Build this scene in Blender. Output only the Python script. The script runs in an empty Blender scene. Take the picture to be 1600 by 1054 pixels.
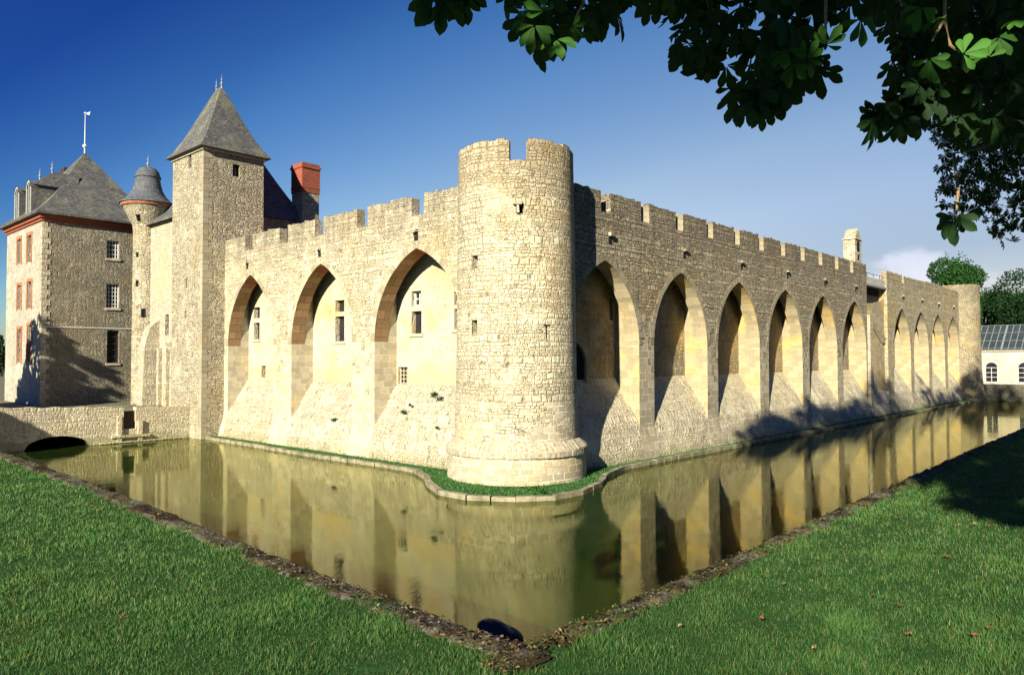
import bpy, math, random
import numpy as np
from mathutils import Vector, Matrix
random.seed(7); RNG = np.random.default_rng(7)
S = bpy.context.scene; COL = S.collection
# ------------------------------------------------------------------ camera geometry (x = along right wall, y = along left wall, z=0 water)
F, CX, CY = 1160., 800., 527.
EYE = np.array([0., 0., 4.6])
phi = math.radians(42.63); th = math.atan(33.5/F); ro = math.radians(.17)
_r0 = np.array([math.sin(phi), -math.cos(phi), 0.]); _f = np.array([math.cos(th)*math.cos(phi), math.cos(th)*math.sin(phi), math.sin(th)])
_u0 = np.cross(_r0, _f)
_r = _r0*math.cos(ro)-_u0*math.sin(ro); _u = _u0*math.cos(ro)+_r0*math.sin(ro)
def ray(x, y): return _f+_r*(x-CX)/F-_u*(y-CY)/F
def on(ax, v, x, y):
    d = ray(x, y); return EYE+d*((v-EYE[ax])/d[ax])
def proj(P):
    q = np.asarray(P)-EYE; z = q@_f; z = np.where(np.abs(z) < 1e-6, 1e-6, z)
    return CX+F*(q@_r)/z, CY-F*(q@_u)/z, z
TANEL = .425; KAZ = .34
EL = math.atan(TANEL)
TOSUN = np.array([-1., -KAZ, TANEL*math.hypot(1, KAZ)]); TOSUN /= np.linalg.norm(TOSUN)
# ------------------------------------------------------------------ objects helpers
def tag(o, label=None, cat=None, group=None, kind=None):
    if label: o['label'] = label
    if cat: o['category'] = cat
    if group: o['group'] = group
    if kind: o['kind'] = kind
    return o
def empty(name, loc, label, cat, group=None):
    o = bpy.data.objects.new(name, None); COL.objects.link(o); o.location = loc; o.empty_display_size = .3
    return tag(o, label, cat, group)
def link(name, me, parent=None):
    o = bpy.data.objects.new(name, me); COL.objects.link(o)
    if parent is not None:
        o.parent = parent
        p = parent; off = Vector((0, 0, 0))
        while p is not None: off += p.location; p = p.parent
        o.location = -off
    return o
def npmesh(name, V, Fc, mats, mi=None, col=None, uv=None, smooth=False):
    """V (n,3); Fc (m,k) constant-size faces"""
    me = bpy.data.meshes.new(name); V = np.ascontiguousarray(V, np.float32); Fc = np.ascontiguousarray(Fc, np.int32); m, k = Fc.shape
    me.vertices.add(len(V)); me.vertices.foreach_set('co', V.ravel())
    me.loops.add(m*k); me.loops.foreach_set('vertex_index', Fc.ravel())
    me.polygons.add(m); me.polygons.foreach_set('loop_start', np.arange(0, m*k, k, dtype=np.int32)); 
    try: me.polygons.foreach_set('loop_total', np.full(m, k, np.int32))
    except Exception: pass
    if mi is not None: me.polygons.foreach_set('material_index', np.asarray(mi, np.int32))
    if smooth: me.polygons.foreach_set('use_smooth', np.ones(m, bool))
    for mt in (mats if isinstance(mats, (list, tuple)) else [mats]): me.materials.append(mt)
    if col is not None:
        a = me.color_attributes.new('tint', 'FLOAT_COLOR', 'POINT'); c = np.ones((len(V), 4), np.float32); c[:, :3] = col; a.data.foreach_set('color', c.ravel())
    if uv is not None:
        l = me.uv_layers.new(name='UVMap'); l.data.foreach_set('uv', np.ascontiguousarray(uv, np.float32).ravel())
    me.update(calc_edges=True); me.validate()
    return me
class MB:
    def __init__(s): s.v = []; s.f = []; s.m = []; s.uv = []
    def face(s, pts, mat=0, uv=None):
        n = len(s.v); P = [tuple(float(c) for c in p) for p in pts]
        s.v += P; s.f.append(tuple(range(n, n+len(P)))); s.m.append(mat)
        if uv is None:
            a = np.array(P); nn = np.zeros(3)
            for i in range(len(a)): nn += np.cross(a[i]-a[0], a[(i+1) % len(a)]-a[0])
            l = np.linalg.norm(nn)
            nn = nn/l if l > 1e-12 else np.array([0, 0, 1.])
            if abs(nn[2]) > .93: uv = [(p[0], p[1]) for p in P]
            else:
                t = np.cross([0, 0, 1.], nn); t /= np.linalg.norm(t); w = np.cross(nn, t)
                uv = [(float(np.dot(p, t)), float(np.dot(p, w))) for p in P]
        s.uv += list(uv)
    def box(s, a, b, mat=0, j=0.):
        x0, y0, z0 = a; x1, y1, z1 = b
        c = [(x, y, z) for x in (x0, x1) for y in (y0, y1) for z in (z0, z1)]
        if j: c = [tuple(q+random.uniform(-j, j) for q in p) for p in c]
        for q in ((0, 1, 3, 2), (4, 6, 7, 5), (0, 4, 5, 1), (2, 3, 7, 6), (0, 2, 6, 4), (1, 5, 7, 3)): s.face([c[i] for i in q], mat)
    def tube(s, pts, rad, n=8, mat=0, cap=True):
        pts = [Vector(p) for p in pts]; rings = []
        if not hasattr(rad, '__len__'): rad = [rad]*len(pts)
        for i, p in enumerate(pts):
            d = (pts[min(i+1, len(pts)-1)]-pts[max(i-1, 0)]).normalized()
            a = d.cross(Vector((0, 0, 1)) if abs(d.z) < .9 else Vector((1, 0, 0))).normalized(); b = d.cross(a)
            rings.append([p+(a*math.cos(2*math.pi*k/n)+b*math.sin(2*math.pi*k/n))*rad[i] for k in range(n)])
        L = 0
        for i in range(len(rings)-1):
            dl = (pts[i+1]-pts[i]).length
            for k in range(n):
                k2 = (k+1) % n; w = 2*math.pi*rad[i]/n
                s.face([rings[i][k], rings[i][k2], rings[i+1][k2], rings[i+1][k]], mat, [(k*w, L), ((k+1)*w, L), ((k+1)*w, L+dl), (k*w, L+dl)])
            L += dl
        if cap: s.face(rings[0][::-1], mat); s.face(rings[-1], mat)
    def lathe(s, c, prof, n=32, mat=0, a0=0, a1=2*math.pi, mats=None):
        for i in range(len(prof)-1):
            (r0, z0), (r1, z1) = prof[i], prof[i+1]; m = mats[i] if mats else mat
            for k in range(n):
                t0 = a0+(a1-a0)*k/n; t1 = a0+(a1-a0)*(k+1)/n; R = max(r0, r1)
                P = [(c[0]+r0*math.cos(t0), c[1]+r0*math.sin(t0), z0), (c[0]+r0*math.cos(t1), c[1]+r0*math.sin(t1), z0), (c[0]+r1*math.cos(t1), c[1]+r1*math.sin(t1), z1), (c[0]+r1*math.cos(t0), c[1]+r1*math.sin(t0), z1)]
                d = math.hypot(r1-r0, z1-z0); U = [(t0*R, z0), (t1*R, z0), (t1*R, z0+d), (t0*R, z0+d)]
                if r0 < 1e-6: P = P[1:]; U = U[1:]
                elif r1 < 1e-6: P = P[:3]; U = U[:3]
                s.face(P, m, U)
    def build(s, name, mats, parent=None, smooth=False):
        me = bpy.data.meshes.new(name); me.from_pydata(s.v, [], s.f)
        for mt in (mats if isinstance(mats, (list, tuple)) else [mats]): me.materials.append(mt)
        me.polygons.foreach_set('material_index', s.m)
        l = me.uv_layers.new(name='UVMap'); l.data.foreach_set('uv', np.array(s.uv, np.float32).ravel())
        if smooth: me.polygons.foreach_set('use_smooth', [True]*len(s.f))
        me.update(); return link(name, me, parent)
def panel(mb, mp, us, zs, holes=(), mat=0, jmat=None, depth=.35, jit=0., topf=None):
    """grid wall through mp(u,z,d); holes=(u0,u1,z0,z1) are left open with jambs going in by depth"""
    us = sorted(set([round(u, 4) for u in us]+[round(h[i], 4) for h in holes for i in (0, 1)])); us0, us1 = us[0], us[-1]
    zs = sorted(set([round(z, 4) for z in zs]+[round(h[i], 4) for h in holes for i in (2, 3)]))
    for i in range(len(us)-1):
        for k in range(len(zs)-1):
            u0, u1, z0, z1 = us[i], us[i+1], zs[k], zs[k+1]; uc = (u0+u1)/2; zc = (z0+z1)/2
            if any(h[0] < uc < h[1] and h[2] < zc < h[3] for h in holes): continue
            m = mat(uc, zc) if callable(mat) else mat
            mb.face([mp(u0, z0, 0), mp(u1, z0, 0), mp(u1, z1, 0), mp(u0, z1, 0)], m, [(u0, z0), (u1, z0), (u1, z1), (u0, z1)])
    for h in holes:
        u0, u1, z0, z1 = h[:4]; jm = jmat if jmat is not None else (mat if not callable(mat) else 0); dd = h[4] if len(h) > 4 else depth
        for (a, b) in (((u0, z0), (u0, z1)), ((u1, z1), (u1, z0)), ((u0, z1), (u1, z1)), ((u1, z0), (u0, z0))):
            e = math.hypot(a[0]-b[0], a[1]-b[1])
            mb.face([mp(*a, 0), mp(*b, 0), mp(*b, dd), mp(*a, dd)], jm, [(a[0], a[1]), (a[0]+e, a[1]), (a[0]+e, a[1]+dd), (a[0], a[1]+dd)])
def frange(a, b, st):
    n = max(1, int(round((b-a)/st))); return [a+(b-a)*i/n for i in range(n+1)]
# ------------------------------------------------------------------ materials
class NT:
    def __init__(s, name):
        s.m = bpy.data.materials.new(name); s.m.use_nodes = True; s.t = s.m.node_tree; s.t.nodes.clear()
        s.out = s.t.nodes.new('ShaderNodeOutputMaterial')
    def n(s, typ, ins=None, **pr):
        nd = s.t.nodes.new('ShaderNode'+typ)
        for k, v in pr.items(): setattr(nd, k, v)
        for k, v in (ins or {}).items(): s.set(nd.inputs[k], v)
        return nd
    def set(s, sock, v):
        if isinstance(v, bpy.types.NodeSocket): s.t.links.new(v, sock)
        elif isinstance(v, tuple) and len(v) == 3 and sock.type == 'RGBA': sock.default_value = (*v, 1)
        else: sock.default_value = v
    def math(s, op, a, b=0., c=0., clamp=False): return s.n('Math', {0: a, 1: b, 2: c}, operation=op, use_clamp=clamp).outputs[0]
    def mix(s, f, a, b, bt='MIX'):
        nd = s.n('Mix', data_type='RGBA', blend_type=bt, clamp_factor=True); s.set(nd.inputs[0], f); s.set(nd.inputs[6], a); s.set(nd.inputs[7], b); return nd.outputs[2]
    def mr(s, v, a, b, c=0., d=1., sm=True): return s.n('MapRange', {0: v, 1: a, 2: b, 3: c, 4: d}, interpolation_type='SMOOTHSTEP' if sm else 'LINEAR').outputs[0]
    def ramp(s, v, stops, interp='LINEAR'):
        nd = s.n('ValToRGB'); cr = nd.color_ramp; cr.interpolation = interp
        while len(cr.elements) < len(stops): cr.elements.new(.5)
        for e, (p, c) in zip(cr.elements, stops): e.position = p; e.color = (*c, 1)
        s.set(nd.inputs[0], v); return nd.outputs[0]
    def noise(s, vec, sc, det=4., ro=.55, dim='3D', dis=0.):
        nd = s.n('TexNoise', {'Scale': sc, 'Detail': det, 'Roughness': ro, 'Distortion': dis}, noise_dimensions=dim)
        if vec is not None: s.set(nd.inputs['Vector'], vec)
        return nd
    def bsdf(s, col, rough=.85, spec=.3, normal=None, **kw):
        b = s.n('BsdfPrincipled', {'Base Color': col, 'Roughness': rough, 'Specular IOR Level': spec})
        for k, v in kw.items(): s.set(b.inputs[k.replace('_', ' ')], v)
        if normal is not None: s.set(b.inputs['Normal'], normal)
        s.t.links.new(b.outputs[0], s.out.inputs[0]); return b
    def bump(s, h, strength=.5, dist=.02): return s.n('Bump', {'Height': h, 'Strength': strength, 'Distance': dist}).outputs[0]
def vscale(N, uv, sx, sy, off=(0, 0, 0)):
    return N.n('Mapping', {'Vector': uv, 'Scale': (sx, sy, 1), 'Location': (*off,)[:3]}).outputs[0]
def warp(N, uv, sc, amt):
    nz = N.noise(uv, sc, 2., .5, '2D').outputs['Color']
    d = N.n('VectorMath', {0: nz, 1: (.5, .5, .5)}, operation='SUBTRACT').outputs[0]
    d = N.n('VectorMath', {0: d, 'Scale': amt}, operation='SCALE').outputs[0]
    return N.n('VectorMath', {0: uv, 1: d}, operation='ADD').outputs[0]
def stone(name, cols, w=.30, h=.155, rand=.75, mortar=(.42, .36, .24), mdark=(.10, .085, .06), mw=.12, dark_amt=.6, bump=.9, bd=.05, stain=(.42, .27, .09), stain_amt=.45,
          top=None, pit=.5, low=None, layer=None, coursed=False):
    N = NT(name); uv = N.n('UVMap').outputs[0]; pos = N.n('NewGeometry').outputs['Position']
    wv = warp(N, uv, 2.2, .16); wv = warp(N, wv, 9., .03)
    sel = N.math('GREATER_THAN', N.noise(vscale(N, uv, .5, 1.1), 1., 3., .6, '2D').outputs[0], .52)
    va = vscale(N, wv, 1/w, 1/h); vb = vscale(N, wv, 1.45/w, 1.7/h, (3.3, 1.7, 0))
    v = N.n('Mix', {0: sel, 4: va, 5: vb}, data_type='VECTOR').outputs[1]
    if coursed:      # rough courses of stones of unequal length and height
        s3 = N.n('SeparateXYZ', {0: v}); yy = N.math('ADD', s3.outputs[1], N.math('MULTIPLY', N.math('SINE', N.math('MULTIPLY', s3.outputs[1], 1.37)), .42)); row = N.math('FLOOR', yy); fy = N.math('FRACT', yy)
        hr = N.math('FRACT', N.math('MULTIPLY', N.math('SINE', N.math('MULTIPLY', row, 12.9898)), 437.58)); hr = N.math('ABSOLUTE', hr)
        w1 = N.math('ADD', N.math('MULTIPLY', s3.outputs[0], N.math('ADD', .65, N.math('MULTIPLY', hr, .75))), N.math('MULTIPLY', row, 37.7))
        f1 = N.n('TexVoronoi', {'W': w1, 'Scale': 1., 'Randomness': .85}, voronoi_dimensions='1D', feature='F1')
        e1 = N.n('TexVoronoi', {'W': w1, 'Scale': 1., 'Randomness': .85}, voronoi_dimensions='1D', feature='DISTANCE_TO_EDGE').outputs['Distance']
        eh = N.math('MINIMUM', fy, N.math('SUBTRACT', 1., fy)); fn_ = N.noise(uv, 11., 4., .6, '2D').outputs[0]
        ed = N.n('Math', {0: N.math('MULTIPLY', e1, w/h*.8), 1: eh, 2: .18}, operation='SMOOTH_MIN').outputs[0]
        ed = N.math('ADD', ed, N.math('MULTIPLY', N.math('SUBTRACT', fn_, .55), .28))
    else:
        f1 = N.n('TexVoronoi', {'Vector': v, 'Scale': 1., 'Randomness': rand}, voronoi_dimensions='2D', feature='F1')
        ed = N.n('TexVoronoi', {'Vector': v, 'Scale': 1., 'Randomness': rand}, voronoi_dimensions='2D', feature='DISTANCE_TO_EDGE').outputs['Distance']
    sep = N.n('SeparateColor', {0: f1.outputs['Color']})
    cell = N.ramp(sep.outputs[0], [(i/(len(cols)-1), c) for i, c in enumerate(cols)])
    cell = N.mix(N.math('MULTIPLY', sep.outputs[1], .35), cell, N.mix(.55, cell, (.16, .14, .11)))
    fine = N.noise(uv, 14., 6., .65, '2D').outputs[0]; mid = N.noise(pos, 1.3, 5., .6).outputs[0]; big = N.noise(pos, .32, 4., .55).outputs[0]
    c = N.mix(N.mr(fine, .35, .75), N.mix(.5, cell, (.13, .11, .08), 'MULTIPLY'), cell)
    c = N.mix(.55, cell, c)
    c = N.mix(N.math('MULTIPLY', N.mr(big, .48, .7), stain_amt), c, stain)
    mm = N.math('SUBTRACT', 1., N.mr(ed, 0.02, mw))
    joint = N.mix(N.math('MULTIPLY', N.mr(mid, .38, .62), 1.), mortar, mdark)
    joint = N.mix(dark_amt, mortar, joint)
    dj = N.math('MULTIPLY', N.mr(N.noise(uv, 7.5, 4., .7, '2D').outputs[0], .47, .6), dark_amt)
    joint = N.mix(dj, N.mix(.45, joint, c), mdark)  # dark joints also paint in the shadow between stones
    c = N.mix(mm, c, joint)
    wash = N.mr(N.noise(pos, .75, 6., .7).outputs[0], .5, .62)
    c = N.mix(N.math('MULTIPLY', wash, .55), c, N.mix(.6, c, tuple(min(.8, q*1.12) for q in mortar)))
    run = N.math('MULTIPLY', N.mr(N.noise(vscale(N, uv, 3.2, .16), 1., 5., .65, '2D').outputs[0], .56, .7), N.mr(N.noise(pos, .9, 3., .5).outputs[0], .42, .6))
    c = N.mix(N.math('MULTIPLY', run, .5), c, N.mix(.7, c, (.12, .105, .08)))
    # scattered holes / missing mortar
    pn = N.noise(uv, 3.1, 5., .7, '2D').outputs[0]
    c = N.mix(N.math('MULTIPLY', N.mr(pn, .63, .72), pit), c, (.07, .06, .045))
    if layer:      # rougher, greyer courses between heights, ragged edges
        z0, z1, lc, la = layer
        z = N.n('SeparateXYZ', {0: pos}).outputs[2]; zz = N.math('ADD', z, N.math('MULTIPLY', N.math('SUBTRACT', mid, .5), 2.2))
        k = N.math('MULTIPLY', N.mr(zz, z0, z0+.6), N.math('SUBTRACT', 1., N.mr(zz, z1, z1+.6)))
        c = N.mix(N.math('MULTIPLY', k, la), c, N.mix(.6, c, lc))
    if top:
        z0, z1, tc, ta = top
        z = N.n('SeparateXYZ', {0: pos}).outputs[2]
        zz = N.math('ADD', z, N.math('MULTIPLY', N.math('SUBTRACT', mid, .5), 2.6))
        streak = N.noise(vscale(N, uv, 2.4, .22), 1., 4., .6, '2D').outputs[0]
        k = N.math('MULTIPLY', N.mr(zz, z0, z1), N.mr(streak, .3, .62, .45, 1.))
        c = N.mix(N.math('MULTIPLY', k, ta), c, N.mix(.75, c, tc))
    if low:
        z0, z1, tc, ta = low
        z = N.n('SeparateXYZ', {0: pos}).outputs[2]; zz = N.math('ADD', z, N.math('MULTIPLY', N.math('SUBTRACT', mid, .5), 1.2))
        c = N.mix(N.math('MULTIPLY', N.math('SUBTRACT', 1., N.mr(zz, z0, z1)), ta), c, tc)
    hgt = N.math('ADD', N.math('MULTIPLY', N.mr(ed, 0., .2), 1.), N.math('ADD', N.math('MULTIPLY', sep.outputs[2], .55), N.math('MULTIPLY', fine, .5)))
    hgt = N.math('MULTIPLY', hgt, N.math('SUBTRACT', 1., N.math('MULTIPLY', wash, .45)))
    hgt = N.math('SUBTRACT', hgt, N.math('MULTIPLY', N.mr(pn, .6, .72), 1.2))
    N.bsdf(c, .92, .15, N.bump(hgt, bump, bd)); return N.m
def ashlar(name, c1, c2, mort, bw=.55, rh=.3, ms=.012, stain=(.42, .25, .08), stain_amt=.5, bump=.5, pit=.3, red=None, joint_dark=.5):
    N = NT(name); uv = N.n('UVMap').outputs[0]; pos = N.n('NewGeometry').outputs['Position']
    v = warp(N, uv, 3., .045)
    b = N.n('TexBrick', {'Vector': v, 'Color1': (0, 0, 0), 'Color2': (1, 1, 1), 'Mortar': (.5, .5, .5), 'Scale': 1., 'Mortar Size': ms, 'Mortar Smooth': .3, 'Bias': 0., 'Brick Width': bw, 'Row Height': rh}, offset=.5, squash=.8, squash_frequency=3)
    rnd = b.outputs[0]
    stops = [(0., c1), (.55, c2), (.8, tuple(x*.72 for x in c1))]
    if red: stops += [(.9, red)]
    cell = N.ramp(rnd, stops)
    fine = N.noise(uv, 16., 6., .65, '2D').outputs[0]; big = N.noise(pos, .6, 5., .6).outputs[0]
    c = N.mix(N.mr(fine, .3, .8), N.mix(.5, cell, (.14, .12, .08), 'MULTIPLY'), cell); c = N.mix(.6, cell, c)
    c = N.mix(N.math('MULTIPLY', N.mr(big, .5, .68), stain_amt), c, stain)
    mo = N.mix(N.math('MULTIPLY', N.mr(N.noise(uv, 2., 3., .5, '2D').outputs[0], .45, .6), joint_dark), mort, (.1, .08, .05))
    c = N.mix(b.outputs[1], c, mo)
    pn = N.noise(uv, 4., 5., .7, '2D').outputs[0]
    c = N.mix(N.math('MULTIPLY', N.mr(pn, .64, .73), pit), c, (.08, .06, .04))
    h = N.math('ADD', N.math('MULTIPLY', N.math('SUBTRACT', 1., b.outputs[1]), 1.), N.math('ADD', N.math('MULTIPLY', rnd, .5), N.math('MULTIPLY', fine, .6)))
    N.bsdf(c, .9, .15, N.bump(h, bump, .03)); return N.m
def slate(name, cols, lich=(.33, .33, .18), la=.4, bw=.22, rh=.12):
    N = NT(name); uv = N.n('UVMap').outputs[0]; pos = N.n('NewGeometry').outputs['Position']
    b = N.n('TexBrick', {'Vector': warp(N, uv, 3., .03), 'Color1': (0, 0, 0), 'Color2': (1, 1, 1), 'Mortar': (0, 0, 0), 'Scale': 1., 'Mortar Size': .012, 'Mortar Smooth': .2, 'Brick Width': bw, 'Row Height': rh}, offset=.5)
    c = N.ramp(b.outputs[0], [(i/(len(cols)-1), q) for i, q in enumerate(cols)])
    n1 = N.noise(pos, 1.1, 6., .65).outputs[0]; n2 = N.noise(pos, 6., 4., .7).outputs[0]
    c = N.mix(N.math('MULTIPLY', N.mr(n1, .45, .68), la), c, lich)
    c = N.mix(N.math('MULTIPLY', N.mr(n2, .58, .7), .45), c, (.55, .54, .46))
    c = N.mix(N.math('MULTIPLY', b.outputs[1], .7), c, (.03, .03, .03))
    h = N.math('ADD', N.math('MULTIPLY', b.outputs[0], .8), N.math('SUBTRACT', n2, b.outputs[1]))
    N.bsdf(c, .75, .3, N.bump(h, .6, .03)); return N.m
def plain(name, col, col2=None, sc=4., rough=.8, spec=.3, bump=.2, bd=.01, **kw):
    N = NT(name); pos = N.n('NewGeometry').outputs['Position']; nz = N.noise(pos, sc, 5., .6).outputs[0]
    c = N.mix(N.mr(nz, .35, .65), col, col2 or tuple(x*.65 for x in col))
    N.bsdf(c, rough, spec, N.bump(nz, bump, bd), **kw); return N.m
CR = (.60, .52, .36)
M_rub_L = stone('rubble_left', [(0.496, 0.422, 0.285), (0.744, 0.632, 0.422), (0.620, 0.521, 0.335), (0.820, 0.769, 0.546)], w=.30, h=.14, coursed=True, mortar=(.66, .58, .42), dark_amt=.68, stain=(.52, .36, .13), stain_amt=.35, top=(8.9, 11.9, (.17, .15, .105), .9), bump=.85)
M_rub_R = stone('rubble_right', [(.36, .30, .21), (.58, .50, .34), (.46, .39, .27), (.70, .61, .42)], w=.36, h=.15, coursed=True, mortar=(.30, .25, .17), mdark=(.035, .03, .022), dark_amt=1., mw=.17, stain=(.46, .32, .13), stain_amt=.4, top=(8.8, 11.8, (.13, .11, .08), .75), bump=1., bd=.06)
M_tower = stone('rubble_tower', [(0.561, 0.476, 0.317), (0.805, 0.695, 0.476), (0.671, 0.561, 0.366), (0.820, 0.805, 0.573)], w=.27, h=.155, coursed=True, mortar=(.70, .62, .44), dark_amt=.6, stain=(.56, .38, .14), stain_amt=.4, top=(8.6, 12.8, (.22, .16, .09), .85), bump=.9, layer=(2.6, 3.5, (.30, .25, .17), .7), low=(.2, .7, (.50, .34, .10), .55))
M_sq = stone('rubble_square_tower', [(0.415, 0.366, 0.256), (0.671, 0.586, 0.403), (0.537, 0.464, 0.317), (0.781, 0.695, 0.500)], w=.28, h=.14, rand=.8, mortar=(.54, .47, .33), dark_amt=.8, stain=(.44, .32, .13), stain_amt=.3, top=(12., 17.5, (.26, .24, .17), .4), bump=1.)
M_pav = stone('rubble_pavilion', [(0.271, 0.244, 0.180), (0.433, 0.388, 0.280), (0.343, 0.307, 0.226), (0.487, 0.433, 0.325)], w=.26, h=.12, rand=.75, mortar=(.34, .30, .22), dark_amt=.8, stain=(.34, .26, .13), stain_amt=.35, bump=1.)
M_render = stone('worn_lime_render', [(.55, .49, .36), (.62, .56, .43), (.58, .52, .39), (.66, .60, .46)], w=.6, h=.35, rand=1., mortar=(.58, .5, .34), dark_amt=.25, mw=.05, stain=(.54, .36, .12), stain_amt=.9, pit=.45, bump=.5, bd=.03, low=(3.9, 4.6, (.54, .40, .18), .5), top=(7.2, 9.0, (.5, .40, .22), .6))
M_talus = stone('small_stone_talus', [(0.528, 0.468, 0.324), (0.744, 0.660, 0.468), (0.624, 0.540, 0.372), (0.816, 0.732, 0.540)], w=.2, h=.15, coursed=True, mortar=(.70, .63, .46), mdark=(.16, .13, .09), dark_amt=.45, mw=.22, stain=(.5, .42, .25), stain_amt=.4, bump=.9, low=(.25, .6, (.3, .28, .13), .5))
M_talusR = stone('small_stone_talus_grey', [(.50, .44, .30), (.74, .65, .46), (.60, .52, .36), (.80, .72, .52)], w=.24, h=.18, coursed=True, mortar=(.78, .69, .48), mdark=(.16, .13, .08), dark_amt=.35, mw=.22, stain=(.62, .5, .27), stain_amt=.4, bump=.75, low=(.25, .6, (.26, .25, .12), .5))
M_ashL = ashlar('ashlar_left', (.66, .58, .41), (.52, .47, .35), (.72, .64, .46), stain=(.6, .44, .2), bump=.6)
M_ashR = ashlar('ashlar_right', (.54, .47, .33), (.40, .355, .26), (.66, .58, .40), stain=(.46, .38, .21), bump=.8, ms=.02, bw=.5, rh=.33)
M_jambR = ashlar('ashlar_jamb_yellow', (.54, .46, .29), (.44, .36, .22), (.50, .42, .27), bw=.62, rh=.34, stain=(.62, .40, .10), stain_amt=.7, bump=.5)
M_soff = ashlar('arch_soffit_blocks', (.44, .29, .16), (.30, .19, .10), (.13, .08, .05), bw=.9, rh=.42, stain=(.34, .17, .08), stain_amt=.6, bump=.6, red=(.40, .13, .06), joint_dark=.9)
M_tbase = ashlar('tower_base_blocks', (.62, .54, .37), (.44, .39, .28), (.72, .65, .48), bw=.42, rh=.24, ms=.02, stain=(.56, .4, .16), bump=.8)
M_coping = plain('kerb_pale_stone', (.58, .52, .38), (.38, .33, .23), 5., .9, .15, .5, .03)
M_brick = ashlar('red_brick', (.42, .10, .055), (.33, .08, .045), (.30, .14, .09), bw=.23, rh=.08, ms=.008, stain=(.2, .05, .03), stain_amt=.3, bump=.3, pit=.1)
M_brickO = ashlar('orange_brick_surround', (.50, .17, .08), (.42, .14, .07), (.46, .26, .15), bw=.23, rh=.08, ms=.01, stain=(.5, .3, .14), stain_amt=.4, bump=.3)
M_tile = ashlar('red_clay_tiles', (.44, .13, .07), (.36, .1, .06), (.15, .05, .03), bw=.22, rh=.2, ms=.012, stain=(.3, .16, .09), bump=.6)
M_slate = slate('lichened_slate', [(.07, .07, .07), (.125, .125, .12), (.09, .088, .085), (.17, .16, .145)], la=.35)
M_slate2 = slate('blue_slate', [(.07, .08, .10), (.11, .12, .14), (.09, .095, .11), (.15, .155, .16)], la=.2)
M_lead = plain('lead_grey', (.30, .32, .34), (.18, .2, .22), 8., .5, .5)
M_white = plain('white_paint', (.78, .77, .72), (.66, .64, .58), 10., .6, .4)
M_glass = plain('dark_window_glass', (.012, .014, .018), (.02, .022, .026), 3., .08, .6, 0.)
M_dark = plain('opening_shade', (.02, .017, .014), (.03, .026, .02), 3., .95, .1)  # near-black colour stands in for the shade inside openings
M_wood = plain('dark_wood', (.07, .045, .03), (.04, .027, .02), 9., .75, .2)
M_iron = plain('iron', (.04, .04, .045), (.07, .06, .05), 9., .6, .4)
M_mullion = plain('window_stone', (.56, .49, .34), (.44, .38, .26), 9., .9, .15, .4)
M_wallow = plain('hanging_plant_green', (.055, .10, .03), (.03, .06, .02), 30., .7, .2)
M_plaster = plain('cream_render', (.50, .44, .38), (.40, .35, .30), 1.2, .9, .15)
M_rockblue = plain('wet_dark_rock', (.032, .036, .05), (.010, .012, .018), 9., .4, .5, 1., .05)
# ------------------------------------------------------------------ mapping functions
FL, FR = 20.85, 18.45
mL = lambda u, z, d=0.: (FL+d, u, z)
mR = lambda u, z, d=0.: (u, FR+d, z)
def px(ax, face, x0, x1, y0, y1):
    """window rectangle read off the photo on a wall plane -> (u0,u1,z0,z1)"""
    k = 1-ax; a = on(ax, face, x0, (y0+y1)/2); b = on(ax, face, x1, (y0+y1)/2); xm = (x0+x1)/2
    u = sorted((a[k], b[k])); z = sorted((on(ax, face, xm, y0)[2], on(ax, face, xm, y1)[2])); return (u[0], u[1], z[0], z[1])
def window(parent, mp, h, depth, kind='grid', cols=2, rows=4, frame=M_white, glass=M_glass, bar=.035, name='window'):
    """pane set back in a real opening, with its bars"""
    u0, u1, z0, z1 = h[:4]; e = .015; g = MB(); d = depth
    g.face([mp(u0-e, z0-e, d), mp(u1+e, z0-e, d), mp(u1+e, z1+e, d), mp(u0-e, z1+e, d)])
    w = g.build(name, glass, parent)
    def bx(m, a0, a1, b0, b1, d0, d1):
        c = [mp(a, b, dd) for a in (a0, a1) for b in (b0, b1) for dd in (d0, d1)]
        for q in ((0, 1, 3, 2), (4, 6, 7, 5), (0, 4, 5, 1), (2, 3, 7, 6), (0, 2, 6, 4), (1, 5, 7, 3)): m.face([c[i] for i in q])
    if kind:
        m = MB(); t = bar
        for (a0, a1, b0, b1) in ((u0, u0+t*1.4, z0, z1), (u1-t*1.4, u1, z0, z1), (u0+t*1.4, u1-t*1.4, z0, z0+t*1.4), (u0+t*1.4, u1-t*1.4, z1-t*1.4, z1)): bx(m, a0, a1, b0, b1, d-.06, d-.004)
        if kind == 'grid':
            for i in range(1, cols):
                c = u0+(u1-u0)*i/cols; bx(m, c-t/2, c+t/2, z0+t*1.4, z1-t*1.4, d-.05, d-.006)
            for i in range(1, rows):
                c = z0+(z1-z0)*i/rows; bx(m, u0+t*1.4, u1-t*1.4, c-t/2, c+t/2, d-.045, d-.008)
        m.build('frame', frame, w)
    return w
def boxp(mb, mp, u0, u1, z0, z1, d0, d1, mat=0, j=0.):
    c = [mp(a+random.uniform(-j, j), b+random.uniform(-j, j), d) for a in (u0, u1) for b in (z0, z1) for d in (d0, d1)]
    for q in ((0, 1, 3, 2), (4, 6, 7, 5), (0, 4, 5, 1), (2, 3, 7, 6), (0, 2, 6, 4), (1, 5, 7, 3)): mb.face([c[i] for i in q], mat)
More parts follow.
